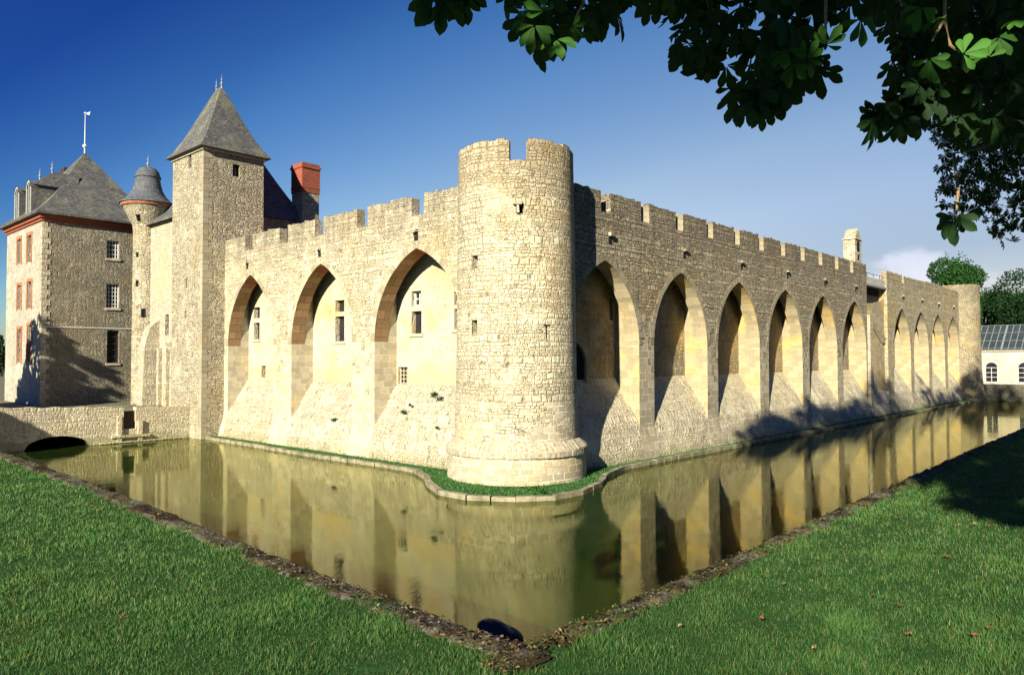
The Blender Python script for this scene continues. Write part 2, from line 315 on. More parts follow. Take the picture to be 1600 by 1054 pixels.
def ragged_block(mb, mp, u0, u1, z0, z1, d0, d1, mat=0, st=.24, amp=.05):
    """battlement block whose top breaks up stone by stone"""
    us = [u0]
    while us[-1] < u1-st*.6: us.append(min(u1, us[-1]+st*random.uniform(.6, 1.4)))
    if u1-us[-1] > 1e-3: us.append(u1)
    ts = [z1+random.uniform(-amp, amp) for _ in us[:-1]]
    for i in range(len(us)-1):
        a, b, t = us[i], us[i+1], ts[i]
        mb.face([mp(a, z0, d0), mp(b, z0, d0), mp(b, t, d0), mp(a, t, d0)], mat, [(a, z0), (b, z0), (b, t), (a, t)])
        mb.face([mp(a, z0, d1), mp(b, z0, d1), mp(b, t, d1), mp(a, t, d1)], mat, [(a, z0), (b, z0), (b, t), (a, t)])
        mb.face([mp(a, t, d0), mp(b, t, d0), mp(b, t, d1), mp(a, t, d1)], mat, [(a, d0), (b, d0), (b, d1), (a, d1)])
        if i and abs(ts[i-1]-t) > 1e-4: mb.face([mp(a, ts[i-1], d0), mp(a, t, d0), mp(a, t, d1), mp(a, ts[i-1], d1)], mat)
    for a, t in ((u0, ts[0]), (u1, ts[-1])): mb.face([mp(a, z0, d0), mp(a, t, d0), mp(a, t, d1), mp(a, z0, d1)], mat, [(d0, z0), (d0, t), (d1, t), (d1, z0)])
# ------------------------------------------------------------------ arched curtain walls
def arc(hw, rise, n=16):
    R = (hw*hw+rise*rise)/(2*hw); cx = R-hw; A = math.atan2(rise, cx) if cx > 0 else math.pi-math.atan2(rise, -cx)
    a1 = math.asin(min(1, rise/R)); a1 = a1 if cx >= 0 else math.pi-a1
    L = [(-(R*math.cos(a1*i/n)-cx), R*math.sin(a1*i/n)) for i in range(n+1)]
    return L     # from (-hw,0) to (0,rise)
def curtain(root, mp, u0, u1, arches, spring, apex, ztop, mats, depth=1.3, slot=.52, tz=3.5, ring=True, tstart=None, tend=None, back_holes=(), ledge=True, jambmat=2):
    # mats: 0 rubble 1 pier 2 jamb 3 soffit 4 back 5 talus 6 slot shade colour
    w = MB(); ds = depth-slot; rise = apex-spring
    cur = u0; piers = []
    for (c, hw) in arches:
        if c-hw > cur: piers.append((cur, c-hw))
        cur = c+hw
    if cur < u1: piers.append((cur, u1))
    for a, b in piers:
        if b-a > 3: panel(w, mp, frange(a, b, 1.2), [0, ztop], (), 0)
        else:
            pr = random.Random(int(a*10)); tab = {}
            def pm(u, z, a=a, b=b):
                k = (int((u-a)/(b-a)*4.999), int(z/.33))
                if k not in tab: tab[k] = 0 if z > 6.6 else 1 if pr.random() < (.97 if z < 3.2 else (.97-.25*(z-3.2) if 0 < k[0] < 4 else .97-.1*(z-3.2))) else 0
                return tab[k]
            panel(w, mp, frange(a, b, (b-a)/5), [.33*i for i in range(22)]+[ztop], (), pm)
    for (c, hw) in arches:
        pts = arc(hw, rise, 14); pts = pts+[(-x, z) for x, z in pts[:-1]][::-1]
        pts = [(c+x+(random.uniform(-.015, .015) if 0 < z else 0), spring+z+(random.uniform(-.015, .015) if z > 0 else 0)) for x, z in pts]
        L = 0
        for (xa, za), (xb, zb) in zip(pts[:-1], pts[1:]):
            w.face([mp(xa, za, 0), mp(xb, zb, 0), mp(xb, ztop, 0), mp(xa, ztop, 0)], 0, [(xa, za), (xb, zb), (xb, ztop), (xa, ztop)])
            dl = math.hypot(xb-xa, zb-za)
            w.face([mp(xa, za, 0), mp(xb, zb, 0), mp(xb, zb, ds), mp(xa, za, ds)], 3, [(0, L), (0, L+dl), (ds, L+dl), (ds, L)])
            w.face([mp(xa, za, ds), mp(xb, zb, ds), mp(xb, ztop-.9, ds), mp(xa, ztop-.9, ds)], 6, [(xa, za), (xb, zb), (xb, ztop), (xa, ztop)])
            L += dl
        for s in (-1, 1):
            x = c+s*hw
            w.face([mp(x, 0, 0), mp(x, 0, depth), mp(x, spring, depth), mp(x, spring, 0)], jambmat, [(0, 0), (depth, 0), (depth, spring), (0, spring)])
            w.face([mp(x, spring, ds), mp(x, spring, depth), mp(x, ztop-.9, depth), mp(x, ztop-.9, ds)], jambmat, [(ds, spring), (depth, spring), (depth, ztop), (ds, ztop)])
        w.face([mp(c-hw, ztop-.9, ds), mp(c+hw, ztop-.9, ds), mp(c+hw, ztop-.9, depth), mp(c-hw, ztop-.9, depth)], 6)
    # wall walk behind the parapet, rear of the wall
    w.face([mp(u0, ztop, 0), mp(u1, ztop, 0), mp(u1, ztop, .5), mp(u0, ztop, .5)], 0)
    w.face([mp(u0, ztop-.35, .5), mp(u1, ztop-.35, .5), mp(u1, ztop-.35, 2.2), mp(u0, ztop-.35, 2.2)], 0)
    w.face([mp(u0, ztop-.35, .5), mp(u1, ztop-.35, .5), mp(u1, ztop, .5), mp(u0, ztop, .5)], 0)
    w.face([mp(u0, 0, 2.2), mp(u1, 0, 2.2), mp(u1, ztop-.35, 2.2), mp(u0, ztop-.35, 2.2)], 0)
    for u in (u0, u1): w.face([mp(u, 0, 0), mp(u, 0, 2.2), mp(u, ztop-.35, 2.2), mp(u, ztop-.35, .5), mp(u, ztop, .5), mp(u, ztop, 0)], 0)
    o = w.build('masonry', mats, root)
    b = MB(); panel(b, lambda u, z, d: mp(u, z, depth+d), frange(u0, u1, 3.), [2.6, ztop-.3], back_holes, 4, 4, .32)
    bo = b.build('back_wall', mats, root)
    # talus
    prof = [(depth, tz), (.98, tz-.5), (.66, tz-1.02), (.33, tz-1.5), (0., 1.55), (-.12, 1.0), (-.22, .5), (-.32, .05)]
    ts = u0 if tstart is None else tstart; te = u1 if tend is None else tend
    cuts = sorted(set([ts, te]+[q for p in piers for q in p if ts < q < te])); us = []
    for a, c in zip(cuts[:-1], cuts[1:]): us += frange(a, c, .55)[:-1]
    us.append(te); t = MB(); J = {}
    def P(i, k):
        if (i, k) not in J: J[(i, k)] = random.uniform(-.035, .035) if 0 < k else 0.
        d, z = prof[k]; return mp(us[i], z, d-J[(i, k)])
    Lc = [0]
    for k in range(1, len(prof)): Lc.append(Lc[-1]+math.hypot(prof[k][0]-prof[k-1][0], prof[k][1]-prof[k-1][1]))
    for i in range(len(us)-1):
        uc = (us[i]+us[i+1])/2; inp = any(a < uc < c and (c-a) < 2.6 for a, c in piers)
        for k in range(len(prof)-1):
            if inp and k < 4: continue
            t.face([P(i, k), P(i+1, k), P(i+1, k+1), P(i, k+1)], 1 if inp else 5, [(us[i], -Lc[k]), (us[i+1], -Lc[k]), (us[i+1], -Lc[k+1]), (us[i], -Lc[k+1])])
    t.build('talus', mats, root, smooth=False)
    if ring:
        for (c, hw) in arches:
            r = MB(); pts = arc(hw, rise, 14)
            for s in (-1, 1):
                i = 0
                n = len(pts)-1; nst = 15
                def at(t):
                    q = t*n; k = min(int(q), n-1); fr = q-k
                    x = pts[k][0]*(1-fr)+pts[k+1][0]*fr; z = pts[k][1]*(1-fr)+pts[k+1][1]*fr
                    tx = pts[k+1][0]-pts[k][0]; tz_ = pts[k+1][1]-pts[k][1]; l = math.hypot(tx, tz_); return x, z, -tz_/l, tx/l
                for q in range(nst):
                    a = at((q+.04)/nst); b2 = at((q+.96)/nst); w2 = random.uniform(.22, .34); pr = random.uniform(.004, .022)
                    quad = [(a[0], a[1]), (b2[0], b2[1]), (b2[0]+b2[2]*w2, b2[1]+b2[3]*w2), (a[0]+a[2]*w2, a[1]+a[3]*w2)]
                    X = [(c-s*x*-1 if False else c+(x if s < 0 else -x), spring+z) for x, z in quad]
                    fr_ = [mp(x, z, -pr) for x, z in X]; bk = [mp(x, z, .012) for x, z in X]
                    uvq = [(0, q*.3), (0, q*.3+.28), (w2, q*.3+.28), (w2, q*.3)]
                    r.face(fr_, 0, [(a_+c, b_) for a_, b_ in uvq])
                    for e in range(4): r.face([bk[e], bk[(e+1) % 4], fr_[(e+1) % 4], fr_[e]], 0)
            r.build('arch_ring', mats[7], root)
    return piers
def merlons(root, mp, spans, z0, z1, mat, thick=.45):
    for a, b in spans:
        m = MB(); ragged_block(m, mp, a, b, z0, z1, .004, thick, 0); m.build('merlon', mat, root)
def spouts(root, mp, us, z, mat):
    for u in us:
        m = MB(); boxp(m, mp, u-.14, u+.14, z+.12, z+.26, -.16, .0, 0, .02); boxp(m, mp, u-.12, u+.12, z-.22, z+.1, -.012, -.002, 1, .03)
        m.build('water_spout', [mat, M_dark], root)
M_ring = ashlar('voussoir_stone', (.50, .43, .29), (.60, .52, .36), (.3, .25, .17), bw=.9, rh=.31, ms=.004, stain=(.4, .3, .16), stain_amt=.4, bump=.6)
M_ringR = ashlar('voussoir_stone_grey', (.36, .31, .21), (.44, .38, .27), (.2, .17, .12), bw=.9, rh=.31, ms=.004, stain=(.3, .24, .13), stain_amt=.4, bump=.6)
matsL = [M_rub_L, M_ashL, M_ashL, M_soff, M_render, M_talus, M_dark, M_ring]
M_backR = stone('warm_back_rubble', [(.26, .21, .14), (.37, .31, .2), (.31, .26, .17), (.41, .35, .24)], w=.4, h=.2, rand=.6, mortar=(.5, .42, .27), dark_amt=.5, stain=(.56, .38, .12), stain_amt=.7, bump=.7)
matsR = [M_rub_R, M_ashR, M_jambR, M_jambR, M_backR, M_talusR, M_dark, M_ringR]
SQA, SQB = 19.5, 42.4       # square tower: front plane x, side plane y
TC = (21.5, 19.56)          # corner tower centre
# --- left wall
wl = empty('curtain_wall', (FL, 32, 0), 'pale stone curtain wall with three tall pointed arches and windows, between the square tower and the round tower', 'castle wall')
bp = FL+1.3
winL = {'a': [px(0, bp, 643, 658, 454.5, 478), px(0, bp, 643, 658.5, 486, 521)], 'b': [px(0, bp, 524, 538, 469, 487), px(0, bp, 524, 538, 494, 533)], 'c': [px(0, bp, 396.5, 406, 480, 497), px(0, bp, 396.5, 405.5, 504, 530)], 'd': [px(0, bp, 709.5, 722, 455, 476), px(0, bp, 709.5, 722, 482, 514)]}
grille = px(0, bp, 622, 637, 573, 611); slotw = px(0, bp, 408.5, 415, 571, 590)
holes = [h for k in winL for h in winL[k]]+[grille, slotw]
archL = [(24.82, 2.98), (32.25, 2.7), (39.36, 2.58)]
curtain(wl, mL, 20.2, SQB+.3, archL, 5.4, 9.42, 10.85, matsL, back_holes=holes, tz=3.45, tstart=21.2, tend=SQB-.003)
fj = [on(0, FL, x, 345)[1] for x in (643, 558, 492, 437, 383.5)]
sp = []; edge = 20.6
for b_far in fj:
    sp.append((edge, b_far-.82)); edge = b_far
sp.append((edge, SQB-.01)); merlons(wl, mL, sp, 10.85, 11.72, M_rub_L)
spouts(wl, mL, [24.85, 32.35, 39.7], 9.98, M_rub_L)
for k in winL:
    for h in winL[k]:
        window(wl, lambda u, z, d=0: (bp+d, u, z), h, .26, 'grid' if k in 'a' and h is winL[k][0] else None, 2, 2, M_white, M_glass, .05)
    h0, h1 = winL[k]
    s_ = MB(); boxp(s_, lambda u, z, d: (bp+d, u, z), h1[0]-.12, h1[1]+.12, h1[2]-.14, h1[2]-.004, -.07, .2); s_.build('window_sill', M_mullion, wl)
window(wl, lambda u, z, d=0: (bp+d, u, z), grille, .2, 'grid', 3, 6, M_mullion, M_dark, .03)
window(wl, lambda u, z, d=0: (bp+d, u, z), slotw, .28, None)
M_ashF = ashlar('ashlar_far', (.56, .48, .31), (.44, .38, .25), (.6, .5, .33), stain=(.5, .36, .14), bump=.7)
# --- right wall, long section
wr = empty('curtain_wall', (43, FR, 0), 'long grazing-lit curtain wall with six pointed arches and battlements right of the round corner tower', 'castle wall')
archR = [(c, 2.55) for c in (25.95, 32.3, 38.55, 44.85, 51.1, 57.35)]
bpr = FR+1.3
niche_c, niche_hw = 25.1, 1.0
slitR = px(1, bpr, 953, 958, 466, 500)
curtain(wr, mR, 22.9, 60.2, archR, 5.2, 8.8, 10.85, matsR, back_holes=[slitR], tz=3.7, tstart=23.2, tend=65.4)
g0 = 26.36; k = 0; edge = 22.3; sp = []
while g0+3.09*k < 59.5:
    sp.append((edge, g0+3.09*k-.7)); edge = g0+3.09*k; k += 1
sp.append((edge, 60.2)); merlons(wr, mR, sp, 10.85, 11.72, M_rub_R, .85)
for q in range(1, len(sp)):
    a, b = sp[q-1][1], sp[q][0]; g = MB(); z1 = 11.66+random.uniform(-.06, .05)
    g.face([mR(a, 10.84, .34), mR(b, 10.84, .03), mR(b, z1, .03), mR(a, z1, .34)], 0, [(0, 0), (.8, 0), (.8, .9), (0, .9)]); g.face([mR(a, z1, .34), mR(b, z1, .03), mR(b, z1, .6), mR(a, z1, .6)])
    if q > 1: g.build('sun_splayed_infill', M_ashF, wr)  # added infill, splayed so its face takes more sun
spouts(wr, mR, [c+.35 for c, _ in archR], 9.75, M_rub_R)
window(wr, lambda u, z, d=0: (u, bpr+d, z), slitR, .28, None)
# arched doorway in the first arch
nm = MB(); nz0, nsp = 3.35, 4.35
A = [(niche_c+niche_hw*math.cos(t), nsp+niche_hw*math.sin(t)) for t in np.linspace(0, math.pi, 17)]
A2 = [(niche_c+(niche_hw+.3)*math.cos(t), nsp+(niche_hw+.3)*math.sin(t)) for t in np.linspace(0, math.pi, 17)]
A = [(niche_c+niche_hw, nz0)]+A+[(niche_c-niche_hw, nz0)]; A2 = [(niche_c+niche_hw+.3, nz0)]+A2+[(niche_c-niche_hw-.3, nz0)]
for i in range(len(A)-1):
    q = [mR(*A[i], 1.16), mR(*A[i+1], 1.16), mR(*A2[i+1], 1.16), mR(*A2[i], 1.16)]; nm.face(q, 0)
    nm.face([mR(*A2[i], 1.16), mR(*A2[i+1], 1.16), mR(*A2[i+1], 1.31), mR(*A2[i], 1.31)], 0)
    nm.face([mR(*A[i], 1.16), mR(*A[i+1], 1.16), mR(*A[i+1], 1.29), mR(*A[i], 1.29)], 0)
nm.face([mR(*p, 1.29) for p in A], 1); nm.build('arched_doorway', [M_jambR, M_dark], wr)
# --- ruined gap between the sections
wg = empty('low_wall', (62.6, FR, 0), 'broken low stretch of wall with a dark opening under a footbridge, between the two battlemented sections', 'castle wall')
g = MB()
us = [60.203, 61., 61.9, 62.8, 63.7, 64.6, 65.3]; zt = [9.0, 8.85, 8.9, 8.95, 9.1, 9.2, 9.6]
for i in range(6):
    g.face([mR(us[i], 0, .25), mR(us[i+1], 0, .25), mR(us[i+1], zt[i+1], .25), mR(us[i], zt[i], .25)], 0, [(us[i], 0), (us[i+1], 0), (us[i+1], zt[i+1]), (us[i], zt[i])])
    g.face([mR(us[i], zt[i], .25), mR(us[i+1], zt[i+1], .25), mR(us[i+1], zt[i+1]-.3, 2.), mR(us[i], zt[i]-.3, 2.)], 0)
g.build('masonry', M_jambR, wg)
g = MB(); g.face([mR(60.2, 8.0, .2), mR(60.9, 8.2, -.1), mR(64.6, 6.1, -.1), mR(64.6, 5.7, .2)], 0); g.face([mR(60.9, 8.2, -.1), mR(64.6, 6.1, -.1), mR(64.6, 6.1, .24), mR(60.9, 8.2, .24)], 0)
g.face([mR(60.2, 8.0, .2), mR(60.9, 8.2, -.1), mR(60.9, 8.2, .24)], 0); g.build('sloping_weathering', M_jambR, wg)
g = MB(); boxp(g, mR, 60.3, 60.9, .1, 7.9, -.18, .24, 0, .02); boxp(g, mR, 60.35, 61.5, .1, 7.4, -.02, .24, 0, .02); g.build('buttress', M_ashR, wg)
fb = empty('footbridge', (62.7, FR+.5, 10), 'pale-sided footbridge with thin rail crossing the gap in the right wall', 'footbridge')
g = MB(); boxp(g, mR, 60.21, 65.28, 10.36, 10.9, .16, .3); g.build('parapet', M_plaster, fb)
g = MB(); boxp(g, mR, 60.21, 65.28, 10.18, 10.35, .02, 1.6); g.build('deck', M_lead, fb)
g = MB()
for u in (61, 62.6, 64.2): boxp(g, mR, u-.02, u+.02, 10.9, 11.2, .2, .24)
boxp(g, mR, 60.25, 65.2, 11.2, 11.23, .2, .24); g.build('handrail', M_iron, fb)
g = MB(); g.face([mR(60.21, 8.5, .5), mR(64.9, 8.5, .5), mR(64.9, 10.17, .5), mR(60.21, 10.17, .5)]); g.build('opening_shade_sheet', M_dark, fb)  # dark sheet paints the shadow below the deck
# --- far section
w2 = empty('curtain_wall', (77, FR, 0), 'far stretch of curtain wall with four narrow-looking pointed arches and plain top, by the far round tower', 'castle wall')
archF = [(c, 2.5) for c in (69.4, 75.4, 81.5, 87.6)]
M_rub_F = stone('rubble_far_sun_tone', [(.50, .42, .26), (.68, .58, .37), (.58, .49, .31), (.74, .65, .44)], w=.34, h=.16, coursed=True, mortar=(.5, .42, .27), dark_amt=.8, stain=(.62, .43, .15), stain_amt=.7, top=(9.2, 12., (.24, .2, .13), .6), bump=.9)  # brighter copy of the right rubble, painting in less grazing sun
matsF = [M_rub_F, M_ashF]+matsR[2:]
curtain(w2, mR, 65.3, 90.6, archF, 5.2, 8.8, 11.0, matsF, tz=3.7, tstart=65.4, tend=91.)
sp = [(65.3, 69.6), (70.2, 77.), (77.01, 84), (84.01, 90.4)]
for (a, b), zt_ in zip(sp, (11.7, 11.65, 11.72, 11.62)): merlons(w2, mR, [(a, b)], 11.0, zt_, M_rub_F)
spouts(w2, mR, [c+.35 for c, _ in archF], 9.75, M_rub_F)
# bell cote
bc = empty('bellcote', (59.3, FR+.5, 11.7), 'small pale pillar-like bell turret rising above the wall end', 'bell turret')
g = MB(); g.box((58.2, FR+.15, 11.5), (59.6, FR+1., 13.6), 0)
g.face([(58.2, FR+.15, 13.6), (59.6, FR+.15, 13.6), (58.9, FR+.15, 14.4)]); g.face([(58.2, FR+1, 13.6), (59.6, FR+1, 13.6), (58.9, FR+1, 14.4)])
g.face([(58.2, FR+.15, 13.6), (58.9, FR+.15, 14.4), (58.9, FR+1, 14.4), (58.2, FR+1, 13.6)]); g.face([(59.6, FR+.15, 13.6), (58.9, FR+.15, 14.4), (58.9, FR+1, 14.4), (59.6, FR+1, 13.6)])
g.build('shaft', M_talus, bc)
g = MB(); g.face([(58.6, FR+.146, 12.6), (59.2, FR+.146, 12.6), (59.2, FR+.146, 13.3), (58.9, FR+.146, 13.55), (58.6, FR+.146, 13.3)]); g.face([(58.7, FR+.146, 12.0), (59.1, FR+.146, 12.0), (59.1, FR+.146, 12.4), (58.7, FR+.146, 12.4)]); g.build('bell_opening', M_dark, bc)
g = MB(); g.box((58.1, FR+.08, 13.52), (59.7, FR+1.07, 13.6)); g.build('cornice', M_coping, bc)
# ------------------------------------------------------------------ round towers
def rtower(root, C, prof, ztop, par, gaps, hp, mats, nseg=96, amp=.05, holes=(), thick=.45, r0=2.3):
    """prof: list (z,r). par: parapet sill z. u = angle*r0"""
    zsP = [p[0] for p in prof]; rsP = [p[1] for p in prof]
    def mp(u, z, d=0.):
        r = float(np.interp(z, zsP, rsP))-d; a = u/r0; return (C[0]+r*math.cos(a), C[1]+r*math.sin(a), z)
    w = MB(); full = 2*math.pi*r0
    panel(w, mp, frange(0, full, full/nseg), sorted(set([z for z in zsP if z < par]+[par]+([1.6+.24*i for i in range(8)] if r0 == 2.3 and nseg > 50 else []))), holes, hp, hp if not callable(hp) else 0, .4)
    w.build('masonry', mats, root, smooth=False)
    # roof floor
    f = MB(); rr = float(np.interp(par, zsP, rsP))
    f.face([(C[0]+(rr-thick+.05)*math.cos(t), C[1]+(rr-thick+.05)*math.sin(t), par-.6) for t in np.linspace(0, 2*math.pi, 48, endpoint=False)]); f.lathe(C, [(rr-thick, par-.6), (rr-thick, par), (rr-.002, par)], 48); f.build('roof_walk', mats[0], root)
    cuts = sorted(gaps)
    for i, (a, b) in enumerate(cuts):
        n0 = b; n1 = cuts[(i+1) % len(cuts)][0]
        if n1 < n0: n1 += full
        m = MB(); ragged_block(m, mp, n0, n1, par, ztop, .004, thick, 0, .26, amp); m.build('merlon', mats[0], root)
    return mp
ct = empty('round_tower', (TC[0], TC[1], 0), 'big pale round corner tower with one notch in its rim, rising from the moat edge', 'castle tower')
R0 = 2.3
prof = [(0, 2.70), (.15, 2.70), (.7, 2.69), (1.12, 2.66), (1.6, 2.42), (2.2, 2.41), (3.0, 2.38), (4., 2.345), (5.5, 2.33), (7, 2.32), (8.5, 2.30), (10, 2.28), (11.2, 2.27), (11.83, 2.265), (12.8, 2.26)]
cang = math.atan2(-TC[1], -TC[0]) % (2*math.pi)
def tw_u(x, y):
    """pixel on the visible side of the tower -> (u, z)"""
    d = ray(x, y); rr = 2.32
    a = d[0]**2+d[1]**2; b = -2*(d[0]*TC[0]+d[1]*TC[1]); c = TC[0]**2+TC[1]**2-rr**2
    q = max(0., b*b-4*a*c); t = (-b-math.sqrt(q))/(2*a); P = EYE+d*t
    return (math.atan2(P[1]-TC[1], P[0]-TC[0]) % (2*math.pi))*R0, P[2]
def tw_rect(x0, x1, y0, y1):
    a = tw_u(x0, (y0+y1)/2); b = tw_u(x1, (y0+y1)/2); u = sorted((a[0], b[0])); z = sorted((tw_u((x0+x1)/2, y0)[1], tw_u((x0+x1)/2, y1)[1])); return (u[0], u[1], z[0], z[1])
th_holes = [tw_rect(736, 746, 399, 420), tw_rect(736.5, 746, 500, 525), tw_rect(806, 818, 319, 333), tw_rect(852.5, 856, 509, 528)]
ga = tw_u(795, 230)[0]; gb = tw_u(827, 230)[0]; g0, g1 = min(ga, gb), max(ga, gb); full = 2*math.pi*R0
gaps = sorted([(g0, g1), ((g0+full/3) % full, (g0+full/3) % full+.75), ((g0+2*full/3) % full, (g0+2*full/3) % full+.75)])
tmp_ = rtower(ct, TC, prof, 12.62, 11.83, gaps, lambda u, z: 1 if z < 1.12 or (1.6 < z < 3.3 and (math.sin(int(u/.45)*12.9898+int(z/.24)*78.233)*43758.5) % 1 < (3.6-z)/2.4) else 0, [M_tower, M_tbase], holes=th_holes)
for h in th_holes[:3]: window(ct, lambda u, z, d=0: tmp_(u, z, d), h, .38, None)
h = th_holes[3]; window(ct, lambda u, z, d=0: tmp_(u, z, d), h, .38, None, name='arrow_slit')
g = MB(); uu, zz = tw_u(854.5, 508); boxp(g, tmp_, uu-.13, uu+.13, zz-.03, zz+.03, -.012, .01); g.build('slit_crossbar', M_dark, ct)
g = MB(); uu, zz = tw_u(811, 326); boxp(g, tmp_, uu-.22, uu+.1, zz+.16, zz+.26, -.16, .02, 0, .015); boxp(g, tmp_, uu-.1, uu+.0, zz-.16, zz+.15, -.12, .02, 0, .015); g.build('corbel', M_tbase, ct)
# band of sloping stones round the foot
g = MB(); N_ = 84
for i in range(N_):
    a0 = 2*math.pi*(i+.09)/N_; a1 = 2*math.pi*(i+.91)/N_
    for (r0_, z0_, r1_, z1_) in ((2.735, 1.30, 2.45, 1.60), (2.75, 1.06, 2.755, 1.27)):
        jr = random.uniform(-.015, .02); q = []
        for a in (a0, a1):
            q.append([(TC[0]+(r+jr)*math.cos(a), TC[1]+(r+jr)*math.sin(a), z) for r, z in ((r0_, z0_), (r1_, z1_))])
            q.append([(TC[0]+(r-.12)*math.cos(a), TC[1]+(r-.12)*math.sin(a), z) for r, z in ((r0_, z0_), (r1_, z1_))])
        (A0, A1), (B0, B1), (C0, C1), (D0, D1) = q
        for f_ in ([A0, C0, C1, A1], [A0, A1, B1, B0], [C0, D0, D1, C1], [A1, C1, D1, B1], [A0, B0, D0, C0]): g.face(f_, 0)
g.lathe(TC, [(2.66, 1.04), (2.72, 1.06), (2.725, 1.285), (2.43, 1.60)], 72, 1)
M_mould = plain('moulding_stone', (.30, .265, .185), (.50, .44, .31), 7., .9, .15, .7, .03); M_pale = plain('pale_mortar', (.70, .63, .46), (.58, .5, .36), 8., .9, .1)
g.build('base_moulding', [M_mould, M_pale], ct)
# far tower
ft = empty('round_tower', (92.2, FR+.35, 0), 'small distant round tower at the far end of the right wall beside the orangery', 'castle tower')
rtower(ft, (92.2, FR+.35), [(0, 2.35), (1.6, 2.1), (3.5, 1.98), (7, 1.95), (11.6, 1.93), (12.6, 1.93)], 12.35, 11.9, [(1., 1.5), (6, 6.5), (11, 11.5)], 0, [M_jambR if False else stone('rubble_far_tower', [(.34, .29, .19), (.52, .44, .28), (.43, .36, .22), (.6, .51, .33)], mortar=(.42, .35, .22), dark_amt=.8, stain=(.56, .38, .12), stain_amt=.8, top=(9., 12.3, (.2, .18, .12), .7))], 48)
# ------------------------------------------------------------------ square tower
sq = empty('square_tower', (SQA+1.8, SQB+2.1, 0), 'tall square stone tower with steep slate pyramid roof and two finials', 'castle tower')
A1, B1 = 23.3, 46.6
mA = lambda u, z, d=0.: (SQA+d, u, z)
mB = lambda u, z, d=0.: (u, SQB+d, z)
hA = [px(0, SQA, 294.5, 299, 237, 262), px(0, SQA, 290, 292.5, 434, 450), px(0, SQA, 288.5, 291, 485, 497)]
hB = [px(1, SQB, 363.5, 375, 257, 276)]
g = MB(); panel(g, mA, frange(SQB, B1, 1.), frange(-.3, 16.95, 3.), hA, 0, 0, .4); panel(g, mB, frange(SQA, A1, 1.), frange(-.3, 16.95, 3.), hB, 0, 0, .4)
panel(g, lambda u, z, d: (A1, u, z), [SQB, B1], [-.3, 16.95]); panel(g, lambda u, z, d: (u, B1, z), [SQA, A1], [-.3, 16.95]); g.build('masonry', M_sq, sq)
for h in hA: window(sq, mA, h, .38, None)
window(sq, mB, hB[0], .32, 'frame', 1, 1, M_iron)
q = MB(); z = .0; i = 0
while z < 16.6:
    hh = random.uniform(.26, .42); l1, l2 = (.55, .32) if i % 2 else (.3, .55)
    q.box((SQA-.012, SQB-.012, z+.01), (SQA+l2, SQB+.01, z+hh-.01), 0, .004); q.box((SQA-.0115, SQB+.012, z+.01), (SQA+.01, SQB+l1, z+hh-.01), 0, .004); z += hh; i += 1
q.build('quoins', ashlar('quoin_stone', (.46, .41, .29), (.36, .32, .23), (.54, .48, .34), bw=2., rh=.9, stain=(.4, .3, .14), bump=.6), sq)
g = MB(); g.box((SQA-.1, SQB-.1, 16.9), (A1+.1, B1+.1, 17.05)); g.build('cornice', M_coping, sq)
def hip(mb, x0, x1, y0, y1, z0, ridge, zr, flare=.3, mat=0, n=6):
    """hip roof with a slight bell-cast; ridge = ((xa,ya),(xb,yb))"""
    (xa, ya), (xb, yb) = ridge; C = [(x0, y0), (x1, y0), (x1, y1), (x0, y1)]; R = [(xa, ya), (xb, ya) if False else (xb, yb), (xb, yb), (xa, ya)]
    if abs(xb-xa) < 1e-6: R = [(xa, min(ya, yb)), (xb, min(ya, yb)), (xb, max(ya, yb)), (xa, max(ya, yb))]
    elif abs(yb-ya) < 1e-6: R = [(min(xa, xb), ya), (max(xa, xb), ya), (max(xa, xb), ya), (min(xa, xb), ya)]
    rings = []
    for k in range(n+1):
        t = k/n; zt = z0+(zr-z0)*(t-flare*math.sin(math.pi*t)*.5*(1-t)); rings.append([(c[0]+(r[0]-c[0])*t, c[1]+(r[1]-c[1])*t, zt) for c, r in zip(C, R)])
    for k in range(n):
        for e in range(4):
            f = (e+1) % 4; P = [rings[k][e], rings[k][f], rings[k+1][f], rings[k+1][e]]; hor = 0 if C[e][1] == C[f][1] else 1
            if k == n-1 and math.dist(P[2], P[3]) < 1e-6: P = P[:3]
            mb.face(P, mat, [(p[hor], p[2]) for p in P])
    mb.face([rings[0][i] for i in (3, 2, 1, 0)], mat)
    if abs(xa-xb)+abs(ya-yb) > 1e-6: pass
def finial(parent, x, y, z, h, mat=None):
    g = MB(); s = h/1.; g.lathe((x, y), [(.09*s, z-.15), (.05*s, z+.1*s), (.11*s, z+.2*s), (.12*s, z+.27*s), (.05*s, z+.36*s), (.03*s, z+.5*s), (.07*s, z+.56*s), (.07*s, z+.62*s), (.02*s, z+.7*s), (.005, z+h)], 10); return g.build('finial', mat or M_lead, parent)
g = MB(); hip(g, SQA-.35, A1+.35, SQB-.35, B1+.35, 17.05, ((21.4, 44.15), (21.4, 44.85)), 21.55, .25); ro_ = g.build('roof', M_slate, sq)
finial(ro_, 21.4, 44.15, 21.55, .75); finial(ro_, 21.4, 44.85, 21.55, .65)
